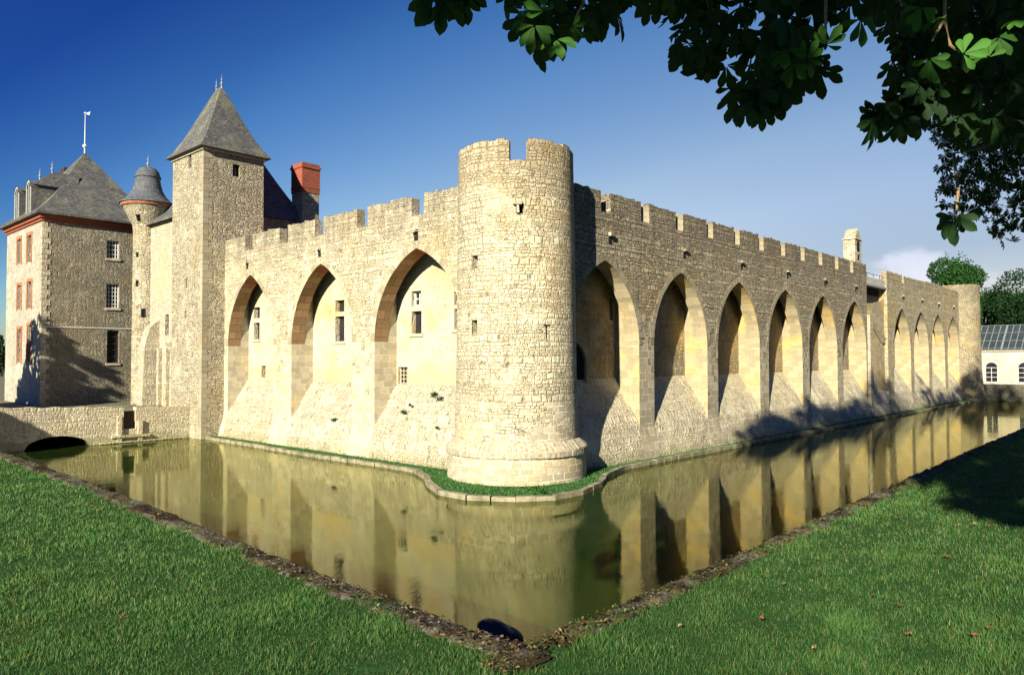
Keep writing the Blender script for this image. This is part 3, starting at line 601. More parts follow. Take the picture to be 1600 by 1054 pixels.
# ------------------------------------------------------------------ house behind the square tower, chimney
hs = empty('main_house', (24, 48, 1.6), 'house range with steep dark blue slate roof behind the square tower', 'house')
g = MB(); g.box((23.31, 44.4, 1.5), (27.6, 53., 13.9)); g.build('wall', M_sq, hs)
g = MB(); hip(g, 20.9, 27.8, 44.2, 53.2, 13.9, ((24.2, 46.8), (24.2, 51.)), 19.6, .15); g.build('roof', M_slate2, hs)
ch = empty('chimney', (27.6, 44.6, 12), 'large chimney of red brick over stone, right of the square tower', 'chimney')
g = MB(); g.box((27., 44., 9.5), (28.3, 45.3, 15.9)); g.build('stone_stack', M_sq, ch)
g = MB(); g.box((26.96, 43.96, 15.9), (28.34, 45.34, 17.55)); g.box((26.9, 43.9, 17.55), (28.4, 45.4, 17.72)); g.box((26.94, 43.94, 16.2), (28.36, 45.36, 16.3)); g.box((26.96, 43.96, 17.72), (28.34, 45.34, 17.9)); g.build('brick_stack', M_brick, ch)
# low wing with the bright wall
HW = 20.8
wg2 = empty('low_wing', (HW+1.5, 50, 1.6), 'narrow bright stone wing with sloping slate roof squeezed between square tower and stair turret', 'house')
mH = lambda u, z, d=0.: (HW+d, u, z)
hH = [px(0, HW, 258, 263.5, 491, 524)]
g = MB(); panel(g, mH, frange(46.6, 54, 1.2), [1.4, 5, 9, 14.1], hH, 0, 0, .3); g.face([(HW, 53.3, 1.4), (24, 53.3, 1.4), (24, 53.3, 16.6), (HW, 53.3, 14.1)]); g.build('wall', stone('warm_rubble', [(.46, .40, .29), (.58, .51, .38), (.52, .45, .33), (.62, .56, .42)], w=.4, h=.22, rand=1., mortar=(.56, .49, .36), dark_amt=.4, stain=(.56, .43, .22), stain_amt=.6, bump=.6), wg2)
window(wg2, mH, hH[0], .25, 'grid', 1, 6, M_iron)
g = MB(); g.face([(HW-.35, 46.61, 14.0), (HW-.35, 53.5, 14.0), (24.2, 53.5, 16.9), (24.2, 46.61, 16.9)]); g.face([(HW-.35, 46.61, 13.88), (HW-.35, 53.5, 13.88), (24.2, 53.5, 16.78), (24.2, 46.61, 16.78)]); g.face([(HW-.35, 53.5, 13.88), (HW-.35, 53.5, 14.), (24.2, 53.5, 16.9), (24.2, 53.5, 16.78)]); g.face([(HW-.35, 53.5, 13.88), (HW-.35, 53.5, 14.), (HW-.35, 46.61, 14), (HW-.35, 46.61, 13.88)]); g.build('roof', M_slate, wg2)
g = MB()
bt = [(HW-.02, 1.4), (HW-1.1, 1.4), (HW-.95, 5.6), (HW-.6, 6.8), (HW-.02, 7.3)]
y0, y1 = 51.6, 52.5
g.face([(a, y0, z) for a, z in bt]); g.face([(a, y1, z) for a, z in bt])
for i in range(len(bt)-1): g.face([(bt[i][0], y0, bt[i][1]), (bt[i+1][0], y0, bt[i+1][1]), (bt[i+1][0], y1, bt[i+1][1]), (bt[i][0], y1, bt[i][1])])
g.build('buttress', M_talus, wg2)
for yy in (49.6, 53.4):
    g = MB(); g.lathe((HW+.0, yy), [(.05, 5.0), (.25, 5.3), (.28, 5.45), (.45, 5.75), (.48, 6.0), (0.001, 6.02)], 14); g.build('corbel', M_mould, wg2)
g = MB(); g.box((HW-.25, 49.9, 1.4), (HW+.01, 50.3, 5.4), 0); g.box((HW-.25, 51.1, 1.4), (HW+.01, 51.4, 5.4), 0); g.build('pilaster', M_talus, wg2)
# stair turret
st = empty('stair_turret', (20.9, 54.1, 1.5), 'slim round stair turret with bell-shaped slate cap and brick cornice beside the pavilion', 'turret')
SC = (20.9, 54.1)
def rr(u, z, d=0.):
    zz = [1.4, 13.6, 14.0, 15.3]; r = float(np.interp(z, zz, [.92, .9, .95, 1.58]))-d; return (SC[0]+r*math.cos(u), SC[1]+r*math.sin(u), z)
def st_u(x, y, r):
    d = ray(x, y); a = d[0]**2+d[1]**2; b = -2*(d[0]*SC[0]+d[1]*SC[1]); c = SC[0]**2+SC[1]**2-r*r; t = (-b-math.sqrt(max(0, b*b-4*a*c)))/(2*a); P = EYE+d*t; return math.atan2(P[1]-SC[1], P[0]-SC[0]) % (2*math.pi), P[2]
hs_ = []
for x0, x1, y0, y1, r in ((212.5, 216.5, 394, 402, .9), (212, 216.5, 438, 448, .9), (220, 228, 482, 496, .9), (212, 219, 335, 345, 1.2)):
    a = st_u(x0, (y0+y1)/2, r); b = st_u(x1, (y0+y1)/2, r); hs_.append((min(a[0], b[0]), max(a[0], b[0]), st_u(x0, y1, r)[1], st_u(x0, y0, r)[1]))
g = MB(); panel(g, rr, frange(0, 2*math.pi, .2), [1.4, 5, 9, 13.6, 14., 14.6, 15.3], hs_, 0, 0, .25)
for i in range(len(g.uv)): g.uv[i] = (g.uv[i][0]*.9, g.uv[i][1])
g.build('masonry', M_sq, st)
for h in hs_: window(st, rr, h, .22, None)
g = MB(); g.lathe(SC, [(1.56, 15.28), (1.66, 15.3), (1.72, 15.42), (1.72, 15.52), (1.66, 15.55)], 36); g.build('cornice', M_brickO, st)
g = MB(); g.lathe(SC, [(1.82, 15.5), (1.82, 15.56), (1.5, 15.78), (1.2, 16.1), (.98, 16.5), (.84, 17.), (.8, 17.35), (.86, 17.4), (.86, 17.5), (.8, 17.52), (.74, 17.8), (.55, 18.05), (.2, 18.2), (.001, 18.22)], 32); rf = g.build('roof', M_slate2, st, smooth=True); finial(rf, SC[0], SC[1], 18.2, .9)
# ------------------------------------------------------------------ pavilion on the left
PA, PB = 15.4, 57.6
pv = empty('pavilion', (19.3, 62, 1.6), 'tall four-storey stone pavilion with red brick trim and hipped slate roof at the left edge', 'pavilion')
mPA = lambda u, z, d=0.: (PA+d, u, z)
mPB = lambda u, z, d=0.: (u, PB+d, z)
X1, Y1 = 23.2, 66.4
wa = []
for (x0, x1) in ((27.5, 33), (43, 49)):
    for (y0, y1) in ((374, 411), (446, 483), (514, 566)):
        sh = 4 if x0 > 40 else 8
        wa.append(px(0, PA, x0, x1, y0+(0 if x0 < 40 else -6), y1+(0 if x0 < 40 else -2)))
wb = [px(1, PB, 167, 186.5, 376, 404), px(1, PB, 166, 186.5, 443.5, 481), px(1, PB, 167, 186, 516, 567)]
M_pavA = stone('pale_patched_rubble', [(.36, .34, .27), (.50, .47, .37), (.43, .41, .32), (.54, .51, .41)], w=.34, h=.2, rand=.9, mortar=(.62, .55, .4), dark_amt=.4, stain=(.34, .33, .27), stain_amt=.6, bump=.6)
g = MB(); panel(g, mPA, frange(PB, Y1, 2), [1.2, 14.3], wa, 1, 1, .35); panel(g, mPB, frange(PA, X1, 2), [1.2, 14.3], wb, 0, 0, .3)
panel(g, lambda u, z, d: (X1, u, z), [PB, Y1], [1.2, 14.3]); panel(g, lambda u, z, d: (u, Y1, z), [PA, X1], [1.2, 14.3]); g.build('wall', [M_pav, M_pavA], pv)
for h in wa:
    w_ = window(pv, mPA, h, .3, 'frame', 1, 3, M_brickO)
    s_ = MB(); t = .22
    for (a0, a1, b0, b1) in ((h[0]-t, h[0]-.004, h[2]-.1, h[3]+t), (h[1]+.004, h[1]+t, h[2]-.1, h[3]+t), (h[0]-.004, h[1]+.004, h[3]+.004, h[3]+t)): boxp(s_, mPA, a0, a1, b0, b1, -.04, .02)
    s_.build('brick_surround', M_brickO, w_)
for i, h in enumerate(wb):
    w_ = window(pv, mPB, h, .2, 'grid', 4 if i < 2 else 2, (4, 6, 5)[i], M_white if i < 2 else M_wood, M_glass, .045)
    s_ = MB(); boxp(s_, mPB, h[0]-.08, h[1]+.08, h[2]-.16, h[2]-.004, -.08, .02); s_.build('sill', M_coping, w_)
g = MB(); q = MB(); z = 1.3; i = 0
while z < 13.9:
    hh = random.uniform(.3, .42); l1 = .5 if i % 2 else .3
    q.box((PA-.03, PB-.03, z+.01), (PA+.8-l1, PB+.0, z+hh-.01), 0, .005); q.box((PA-.029, PB+.002, z+.01), (PA+.0, PB+l1, z+hh-.01), 0, .005); z += hh; i += 1
q.build('quoins', M_talus, pv)
g = MB(); g.box((PA+.05, PB-.05, 6.86), (X1, PB-.002, 6.92)); g.build('string_course', M_white, pv)
g = MB(); g.box((PA-.1, PB-.1, 14.12), (X1+.1, Y1+.1, 14.3)); g.box((PA-.22, PB-.22, 14.3), (X1+.22, Y1+.22, 14.55)); g.build('brick_cornice', M_brick, pv)
g = MB(); g.box((PA-.5, PB-.5, 14.56), (X1+.5, Y1+.5, 14.68)); hip(g, PA-.5, X1+.5, PB-.5, Y1+.5, 14.69, ((19.3, 62.), (19.3, 62.01)), 20.4, .25); rf = g.build('roof', M_slate, pv)
g = MB(); g.tube([(19.3, 62, 20.2), (19.3, 62, 22.4), (19.3, 62, 23.4)], [.05, .03, .02], 8); g.lathe((19.3, 62), [(.001, 20.7), (.16, 20.85), (.16, 20.95), (.001, 21.1)], 10)
g.lathe((19.3, 62), [(.001, 23.35), (.1, 23.45), (.001, 23.55)], 8); g.face([(19.3, 62, 23.4), (19.55, 61.7, 23.55), (19.5, 61.75, 23.3)]); g.build('weather_vane', M_white, rf)
g = MB(); bx_ = on(0, 21.2, 103, 267); g.box((20.9, bx_[1]-.5, 17), (21.5, bx_[1]+.5, bx_[2]+.2)); g.build('chimney', M_wood, rf)
M_dorm = plain('weathered_frame', (.46, .45, .40), (.34, .33, .29), 8., .7)
for (xx, yy) in ((29.5, 327), (48, 318)):
    P0 = on(0, PA-.1, xx, yy); yc = P0[1]; z0 = 14.75; d = MB(); hw = .52; zt_ = 16.7
    d.box((PA-.2, yc-hw, z0), (PA+2.2, yc+hw, zt_), 0)
    for k in range(8):
        a0 = math.pi*k/8; a1 = math.pi*(k+1)/8
        p = [(yc+hw*math.cos(a0), zt_+hw*math.sin(a0)), (yc+hw*math.cos(a1), zt_+hw*math.sin(a1))]
        d.face([(PA-.2, p[0][0], p[0][1]), (PA-.2, p[1][0], p[1][1]), (PA-.2, yc, zt_)], 0)
        d.face([(PA-.3, p[0][0], p[0][1]+.03), (PA-.3, p[1][0], p[1][1]+.03), (PA+2.4, p[1][0], p[1][1]+.03), (PA+2.4, p[0][0], p[0][1]+.03)], 1)
    dm = d.build('dormer', [M_slate, M_slate2], rf)
    f = MB()
    for k in range(12):
        a0 = math.pi*k/12; a1 = math.pi*(k+1)/12
        f.face([(PA-.26, yc+r_*math.cos(a), zt_+r_*math.sin(a)) for r_, a in ((hw-.14, a0), (hw, a0), (hw, a1), (hw-.14, a1))])
    f.box((PA-.26, yc-hw, z0), (PA-.21, yc-hw+.14, zt_)); f.box((PA-.26, yc+hw-.14, z0), (PA-.21, yc+hw, zt_)); f.box((PA-.255, yc-.03, z0), (PA-.215, yc+.03, zt_+.3)); f.build('frame', M_dorm, dm)
    g_ = MB(); g_.face([(PA-.205, yc-hw+.13, z0), (PA-.205, yc+hw-.13, z0), (PA-.205, yc+hw-.13, zt_), (PA-.205, yc, zt_+.36), (PA-.205, yc-hw+.13, zt_)]); g_.build('pane', M_glass, dm)
    h_ = MB(); P = [(PA-.1, yc-.65, 16.9), (PA+2.6, yc-.65, 16.9), (PA+2.6, yc+.65, 16.9), (PA-.1, yc+.65, 16.9)]; R1, R2 = (PA+1.2, yc, 18.1), (PA+3.0, yc, 18.1)
    h_.face([P[0], P[1], R2, R1]); h_.face([P[3], P[2], R2, R1]); h_.face([P[0], R1, P[3]]); h_.face([P[1], R2, P[2]]); h_.build('dormer_roof', M_slate, dm)
    finial(dm, PA+1.2, yc, 18.1, .8)
# ------------------------------------------------------------------ causeway wall crossing the moat
CW = 44.0
cw = empty('causeway_wall', (10, CW, 0), 'low stone parapet wall with one shallow arch, crossing the moat at left', 'stone wall')
mC = lambda u, z, d=0.: (u, CW+d, z)
g = MB(); ac, ahw, ar = 12.6, 1.5, .62
def seg(u0, u1, zb, zt):
    n = frange(u0, u1, .5)
    for a, b in zip(n[:-1], n[1:]):
        za, zb_ = zb(a), zb(b); ta, tb = zt(a), zt(b)
        g.face([mC(a, za), mC(b, zb_), mC(b, tb), mC(a, ta)], 0, [(a, za), (b, zb_), (b, tb), (a, ta)]); g.face([mC(a, ta), mC(b, tb), mC(b, tb, .45), mC(a, ta, .45)], 1); g.face([mC(a, za, .45), mC(b, zb_, .45), mC(b, tb, .45), mC(a, ta, .45)], 0)
topz = lambda u: float(np.interp(u, [-5, 10, 19.6], [2.5, 2.22, 1.82]))+.03*math.sin(u*5.1)
arcz = lambda u: ar*math.sqrt(max(0, 1-((u-ac)/ahw)**2))
seg(-4, ac-ahw, lambda u: -.3, topz)
n = frange(ac-ahw, ac+ahw, .15)
for a, b in zip(n[:-1], n[1:]):
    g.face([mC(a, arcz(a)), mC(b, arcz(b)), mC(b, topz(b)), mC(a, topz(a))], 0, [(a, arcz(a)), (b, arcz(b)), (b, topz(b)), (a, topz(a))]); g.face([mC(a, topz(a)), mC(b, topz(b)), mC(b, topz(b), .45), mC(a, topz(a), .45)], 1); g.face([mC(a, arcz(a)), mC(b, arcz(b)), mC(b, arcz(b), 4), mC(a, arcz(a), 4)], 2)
g.face([mC(ac-ahw-.2, -.3, 3.9), mC(ac+ahw+.2, -.3, 3.9), mC(ac+ahw+.2, 1.5, 3.9), mC(ac-ahw-.2, 1.5, 3.9)], 2)  # dark end sheet paints the shade deep in the arch
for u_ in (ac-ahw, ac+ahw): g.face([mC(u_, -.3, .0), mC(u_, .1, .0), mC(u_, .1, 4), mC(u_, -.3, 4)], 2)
seg(ac+ahw, 15.85, lambda u: -.3, topz); seg(15.85, 16.5, lambda u: -.3, lambda u: .75); seg(16.5, 19.49, lambda u: -.3, topz)
g.face([mC(15.85, .75), mC(15.85, topz(15.85)), mC(15.85, topz(15.85), .45), mC(15.85, .75, .45)], 0); g.face([mC(16.5, .75), mC(16.5, topz(16.5)), mC(16.5, topz(16.5), .45), mC(16.5, .75, .45)], 0)
g.build('masonry', [M_talusR, M_coping, M_dark], cw)
g = MB()
for u in (15.6, 16.7): g.box((u-.12, CW-.14, -.2), (u+.12, CW-.003, 1.5 if u < 16 else 1.2))
g.box((15.2, CW-.2, .3), (17.2, CW-.004, .42), 0, .02); g.box((14.6, CW-.2, .02), (19.3, CW-.004, .10), 0, .02); g.build('sluice_stones', M_talusR, cw)
g = MB(); g.box((15.86, CW+.2, .4), (16.49, CW+.3, 1.75)); g.build('sluice_gate', M_wood, cw)
# ------------------------------------------------------------------ red roofed ranges inside
for nm, lab, pts in (('red_roof_range', 'low red-tiled range just visible through the gaps of the left battlements', ('y', 24.2, 27.2, 30.4, 20.5, 41)), ('red_roof_range', 'red-tiled roof end peeping over the right wall next to the round tower', ('x', 20.7, 23.4, 26.2, 26.8, 40))):
    ax, e0, rd, e1, s0, s1 = pts; o = empty(nm, ((s0+s1)/2 if ax == 'x' else rd, (s0+s1)/2 if ax == 'y' else rd, 1.6), lab, 'building')
    zr = 12.1 if ax == 'y' else 12.95; ze = zr-2.2
    Q = (lambda s, t, z: (t, s, z)) if ax == 'y' else (lambda s, t, z: (s, t, z))
    g = MB(); g.face([Q(s0, e0, ze), Q(s1, e0, ze), Q(s1, rd, zr), Q(s0, rd, zr)]); g.face([Q(s0, e1, ze), Q(s1, e1, ze), Q(s1, rd, zr), Q(s0, rd, zr)]); g.build('roof', M_tile, o)
    g = MB(); e0i, e1i = e0+.3, e1-.3
    for t in (e0i, e1i): g.face([Q(s0, t, 1.5), Q(s1, t, 1.5), Q(s1, t, ze+.2), Q(s0, t, ze+.2)])
    for s in (s0+.1, s1-.1): g.face([Q(s, e0i, 1.5), Q(s, e1i, 1.5), Q(s, e1i, ze+.2), Q(s, rd, zr-.05), Q(s, e0i, ze+.2)])
    g.build('wall', M_plaster, o)
# ------------------------------------------------------------------ orangery at the far right
og = empty('orangery', (100, 10, 1.6), 'cream orangery with long green-grey glass roof and round-arched bays at the far right', 'orangery')
OA = 97.; g = MB(); y_a, y_b = -14, 18.6
bays = [(y-1.05, y+1.05) for y in np.arange(16.75, -13, -3.05)]
mO = lambda u, z, d=0.: (OA+d, u, z)
panel(g, mO, frange(y_a, y_b, 3), [1.2, 5.4], (), 0); 
for (a, b) in bays:
    c = (a+b)/2; r = (b-a)/2
    for rr_ in (r,):
        for k in range(12):
            t0, t1 = math.pi*k/12, math.pi*(k+1)/12
            g.face([mO(c+q*math.cos(t), 3.4+q*math.sin(t), -.06) for q, t in ((r, t0), (r+.14, t0), (r+.14, t1), (r, t1))], 1)
    for s in (a-.14, b): boxp(g, mO, s, s+.14, 1.7, 3.4, -.06, .0, 1)
g.box((OA-.2, y_a, 5.3), (OA+.3, y_b, 5.5), 1); g.face([(OA, y_b, 1.2), (OA+8, y_b, 1.2), (OA+8, y_b, 5.4), (OA+4, y_b, 8.2), (OA, y_b, 5.4)]); g.build('wall', [M_plaster, M_coping], og)
for (a, b) in bays:
    c = (a+b)/2; w_ = MB(); ptsw = [(c-.55, 1.9), (c+.55, 1.9)]+[(c+.55*math.cos(t), 3.5+.55*math.sin(t)) for t in np.linspace(0, math.pi, 9)]
    w_.face([mO(u, z, -.02) for u, z in ptsw]); wo = w_.build('window', M_glass, og)
    f = MB()
    for u in (c-.58, c-.02, c+.54): boxp(f, mO, u, u+.04, 1.9, 3.5, -.06, -.025)
    for z in (1.88, 2.4, 2.9, 3.45): boxp(f, mO, c-.52, c+.52, z, z+.04, -.055, -.03)
    f.build('frame', M_white, wo)
g = MB(); g.face([(OA-.3, y_a, 5.45), (OA-.3, y_b, 5.45), (OA+4, y_b, 8.3), (OA+4, y_a, 8.3)]); g.face([(OA+8.3, y_a, 5.45), (OA+8.3, y_b, 5.45), (OA+4, y_b, 8.3), (OA+4, y_a, 8.3)]); gl = g.build('glass_roof', plain('greenish_roof_glass', (.03, .042, .045), (.05, .062, .065), 2., .15, .5, 0.), og)
g = MB(); n = (-.553, 0, .833)
for y in np.arange(y_a, y_b+.01, .62):
    w_ = .035 if round((y-y_a)/.62) % 6 else .09
    g.face([(OA-.3-.04, y-w_, 5.48), (OA-.3-.04, y+w_, 5.48), (OA+3.96, y+w_, 8.34), (OA+3.96, y-w_, 8.34)])
for t in (0.03, .33, .66, .97): g.face([(OA-.34+4.3*t, y_a, 5.5+2.86*t), (OA-.34+4.3*t, y_b, 5.5+2.86*t), (OA-.34+4.3*t+.08, y_b, 5.55+2.86*t), (OA-.34+4.3*t+.08, y_a, 5.55+2.86*t)])
g.build('glazing_bars', plain('bar_grey_green', (.22, .25, .25), (.17, .19, .19), 5.), gl)
# retaining wall at the end of the moat
rw = MB(); RA = 93.4
panel(rw, lambda u, z, d: (RA+d, u, z), frange(2.9, 17.2, 1.5), [-.4, 1.75]); rw.face([(RA, 2.9, 1.75), (RA, 17.2, 1.75), (RA+.5, 17.2, 1.75), (RA+.5, 2.9, 1.75)]); rw.box((RA-.12, 3., -.2), (RA-.004, 17.2, .35))
M_oldwall = stone('mossy_old_wall', [(.10, .10, .075), (.16, .15, .11), (.13, .13, .09), (.2, .18, .13)], mortar=(.12, .11, .08), stain=(.06, .09, .04), stain_amt=.5)
tag(rw.build('retaining_wall', M_oldwall), 'dark mossy retaining wall closing the far end of the moat below the orangery', 'retaining wall')
# ------------------------------------------------------------------ ground, moat, ledges
G0 = 2.9
KL = [(3.29, 2.96), (3.33, 5.15), (3.42, 7.), (3.58, 9.95), (3.77, 16.5), (3.85, 30.), (3.9, 43.98)]
KR = [(3.29, 2.96), (5.98, 2.95), (9.19, 2.98), (16.2, 3.07), (30, 3.1), (60, 3.15), (93.4, 3.2)]
def lawn_mat():
    N = NT('lawn_soil_and_turf'); pos = N.n('NewGeometry').outputs['Position']
    a = N.noise(pos, 26., 6., .7).outputs[0]; b = N.noise(pos, .8, 4., .6).outputs[0]; c3 = N.noise(pos, 140., 3., .7).outputs[0]
    c = N.ramp(a, [(.3, (.010, .022, .006)), (.5, (.03, .10, .022)), (.7, (.055, .16, .03))])
    c = N.mix(N.math('MULTIPLY', N.mr(b, .5, .75), .5), c, (.08, .12, .03)); c = N.mix(.5, c, N.ramp(c3, [(.35, (.01, .02, .006)), (.65, (.05, .13, .028))]))
    N.bsdf(c, .9, .1, N.bump(a, .8, .05)); return N.m
M_lawn = lawn_mat()
M_gravel = plain('court_ground', (.22, .2, .14), (.12, .13, .07), 1.5, .95, .1)
g = MB()
g.face([(-600, -600, G0), (600, -600, G0), (600, 3.2, G0)]+[(x, y, G0) for x, y in KR[::-1]]+[(-600, 2.96, G0)], 0)
g.face([(-600, 2.96, G0)]+[(x, y, G0) for x, y in KL]+[(-600, 43.98, G0)], 0)
g.face([(-600, 44.46, 1.55), (600, 44.46, 1.55), (600, 600, 1.55), (-600, 600, 1.55)], 1)
g.face([(21.8, 19.8, 1.55), (600, 19.8, 1.55), (600, 44.46, 1.55), (21.8, 44.46, 1.55)], 1)
g.face([(93.9, 3.2, 1.55), (600, 3.2, 1.55), (600, 19.8, 1.55), (93.9, 19.8, 1.55)], 1)
g.face([(-600, 43.98, 1.55), (3.9, 43.98, 1.55), (3.9, 44.46, 1.55), (-600, 44.46, 1.55)], 1)
for K in (KL, KR):
    for a, b in zip(K[:-1], K[1:]): g.face([(a[0], a[1], -.6), (b[0], b[1], -.6), (b[0], b[1], G0-.02), (a[0], a[1], G0-.02)], 2)
tag(g.build('ground', [M_lawn, M_gravel, M_oldwall]), kind='structure')
def water_mat():
    N = NT('moat_water'); pos = N.n('NewGeometry').outputs['Position']
    mp_ = N.n('Mapping', {'Vector': pos, 'Rotation': (0, 0, -phi), 'Scale': (.55, 2.2, 1.)}).outputs[0]
    a = N.noise(pos, 1.1, 2., .5).outputs[0]; b = N.noise(mp_, 7., 3., .6).outputs[0]
    nrm = N.bump(N.math('ADD', N.math('MULTIPLY', a, .5), N.math('MULTIPLY', N.math('MULTIPLY', b, N.mr(N.noise(pos, .35, 3., .6).outputs[0], .4, .65)), .45)), .12, .04)
    big = N.noise(pos, .18, 3., .5).outputs[0]
    col = N.mix(N.mr(big, .4, .65), (.014, .030, .006), (.026, .042, .009))
    d_ = N.n('BsdfDiffuse', {'Color': col}); gl_ = N.n('BsdfGlossy', {'Color': (.84, .84, .57, 1.), 'Roughness': .045, 'Normal': nrm}); fr_ = N.n('Fresnel', {'IOR': 1.55, 'Normal': nrm})
    ms_ = N.n('MixShader', {0: fr_.outputs[0], 1: d_.outputs[0], 2: gl_.outputs[0]}); N.t.links.new(ms_.outputs[0], N.out.inputs[0]); return N.m
g = MB(); g.face([(3., 2.8, 0), (93.6, 2.8, 0), (93.6, 44.4, 0), (19.4, 44.4, 0), (19.4, 48.5, 0), (3., 48.5, 0)]); tag(g.build('water', water_mat()), kind='structure')
# grass ledge with stone edging at the castle's foot
ex = [(491, 709.6), (600, 724.5), (645, 732), (661, 741), (667, 754), (684, 766), (728, 774), (806, 776.5), (868, 774), (912, 765.5), (941, 753), (949, 741), (975, 728.5), (1060, 711.6), (1140, 696.5)]
edge = [tuple(on(2, .15, x, y)[:2]) for x, y in ex]
edge = [(SQA+.25, SQB-.03), (19.68, 38.)]+edge+[(60., 17.3), (80, 17.3), (89.5, 17.1), (91.2, 16.1), (93.2, 15.6)]
inner = []
for i, (x, y) in enumerate(edge):
    p0 = edge[max(0, i-1)]; p1 = edge[min(len(edge)-1, i+1)]; tx, ty = p1[0]-p0[0], p1[1]-p0[1]; l = math.hypot(tx, ty); nx, ny = -ty/l, tx/l
    if (nx*(60-x)+ny*(60-y)) < 0: nx, ny = -nx, -ny
    inner.append((x+nx*.22, y+ny*.22))
g = MB(); back = []
for i, (x, y) in enumerate(edge): back.append((max(x, 22.), y) if i < 7 else ((x, max(y, 19.6)) if i > 9 else (22.2, 20.)))
for i in range(len(edge)-1): g.face([(*inner[i], .10), (*inner[i+1], .10), (*back[i+1], .10), (*back[i], .10)])
M_turf = plain('ledge_turf', (.030, .095, .022), (.016, .05, .014), 9., .9, .1, .9, .06)
tag(g.build('ledge_turf', M_turf), kind='structure')
g = MB(); rng = random.Random(3)
for i in range(len(edge)-1):
    a, b, c, d = edge[i], edge[i+1], inner[i+1], inner[i]; L = math.dist(a, b); n = max(1, int(L/.62))
    for k in range(n):
        t0, t1 = (k+.02)/n, (k+.98)/n
        q = [tuple(p0[m]+(p1[m]-p0[m])*t for m in (0, 1)) for p0, p1, t in ((a, b, t0), (a, b, t1), (d, c, t1), (d, c, t0))]
        zt = .155+rng.uniform(-.02, .02); jj = [(rng.uniform(-.015, .015), rng.uniform(-.015, .015)) for _ in q]
        T = [(x+u, y+v, zt) for (x, y), (u, v) in zip(q, jj)]; B_ = [(x+u, y+v, -.4) for (x, y), (u, v) in zip(q, jj)]
        g.face(T, 0)
        for e in range(4): g.face([B_[e], B_[(e+1) % 4], T[(e+1) % 4], T[e]], 0)
tag(g.build('moat_edging', plain('worn_edging_stone', (.32, .28, .19), (.15, .145, .09), 2.6, .9, .15, .7, .03)), kind='structure')
# near kerb: weathered stone blocks under moss and dirt
def kerb_mat(nm, moss, dirt, amt, damt):
    N = NT(nm); pos = N.n('NewGeometry').outputs['Position']
    a = N.noise(pos, 3.2, 6., .65).outputs[0]; b = N.noise(pos, 11., 6., .7).outputs[0]; c3 = N.noise(pos, 60., 4., .7).outputs[0]; d = N.noise(pos, 1.7, 5., .7, dis=.4).outputs[0]
    c = N.ramp(b, [(.3, (.05, .045, .035)), (.5, (.14, .125, .095)), (.7, (.26, .24, .19))])
    c = N.mix(N.math('MULTIPLY', N.mr(c3, .6, .68), .7), c, (.62, .6, .54))
    c = N.mix(N.math('MULTIPLY', N.mr(a, .46, .56), amt), c, N.mix(N.mr(b, .4, .6), moss, tuple(x*.45 for x in moss)))
    c = N.mix(N.math('MULTIPLY', N.mr(d, .47, .56), damt), c, N.mix(N.mr(c3, .4, .6), dirt, tuple(x*.4 for x in dirt)))
    N.bsdf(c, .95, .1, N.bump(N.math('ADD', b, N.math('MULTIPLY', c3, .5)), 1., .05)); return N.m
MK_L = kerb_mat('kerb_dirty', (.15, .13, .035), (.055, .032, .016), .6, .9); MK_R = kerb_mat('kerb_mossy', (.20, .17, .04), (.03, .022, .012), .75, .75)
def vnoise(P, sc, seed=0):
    r = np.random.default_rng(seed); A = r.normal(size=(10, 3)); A /= np.linalg.norm(A, axis=1)[:, None]; ph = r.uniform(0, 6.28, 10); fr = sc*r.uniform(.6, 2.2, 10)
    return np.sum(np.sin((P@A.T)*fr+ph), axis=1)/4.
def kerb(K, wid, nm, mat, lab, inward, step=.022, maxd=30.):
    V = []; Fc = []; M_ = 13; n = 0; prev = None
    pts = []
    for a, b in zip(K[:-1], K[1:]):
        L = math.dist(a, b); st = step*max(1., min(a[0]+a[1], 40)/5); m = max(2, int(L/st)); pts += [(a[0]+(b[0]-a[0])*i/m, a[1]+(b[1]-a[1])*i/m) for i in range(m)]
    pts.append(K[-1]); P = np.array(pts); n = len(P)
    prof_ = [(-.015, -.45), (-.02, -.1), (-.01, -.02), (.01, .015)]+[(wid*t, .022) for t in (.1, .2, .3, .4, .5, .6, .7, .8, .9)]+[(wid*1.02, -.01), (wid*1.05, -.08)]
    V = np.zeros((n, len(prof_), 3))
    for j, (d, z) in enumerate(prof_):
        V[:, j, 0] = P[:, 0]+inward[0]*d; V[:, j, 1] = P[:, 1]+inward[1]*d; V[:, j, 2] = G0+z
    if abs(inward[0]) > .5: V[0, :, 1] -= 0; 
    fl = V.reshape(-1, 3); dn = .016*vnoise(fl, 9., 1)+.010*vnoise(fl, 28., 2)+.006*vnoise(fl, 80., 4)
    t = fl[:, 1] if abs(inward[0]) > .5 else fl[:, 0]; cell = np.floor(t/.83+.35*np.sin(t)); fr_ = t/.83+.35*np.sin(t)-cell
    hsh = np.sin(cell*12.9898)*43758.5453; hsh = hsh-np.floor(hsh)
    dn += (hsh-.5)*.03-.035*np.exp(-(np.minimum(fr_, 1-fr_)/.03)**2)
    fl[:, 2] += dn; fl[:, 0] += inward[0]*dn*.6; fl[:, 1] += inward[1]*dn*.6
    idx = np.arange(n*len(prof_)).reshape(n, -1); Q = np.stack([idx[:-1, :-1], idx[1:, :-1], idx[1:, 1:], idx[:-1, 1:]], -1).reshape(-1, 4)
    o = link(nm, npmesh(nm, fl, Q, mat, smooth=True)); return tag(o, kind='structure')
kerb([(3.29, 2.70)]+KL[1:], .23, 'kerb', MK_L, '', (-1, 0)); kerb([(2.95, 2.955)]+KR[1:], .19, 'kerb', MK_R, '', (0, -1))
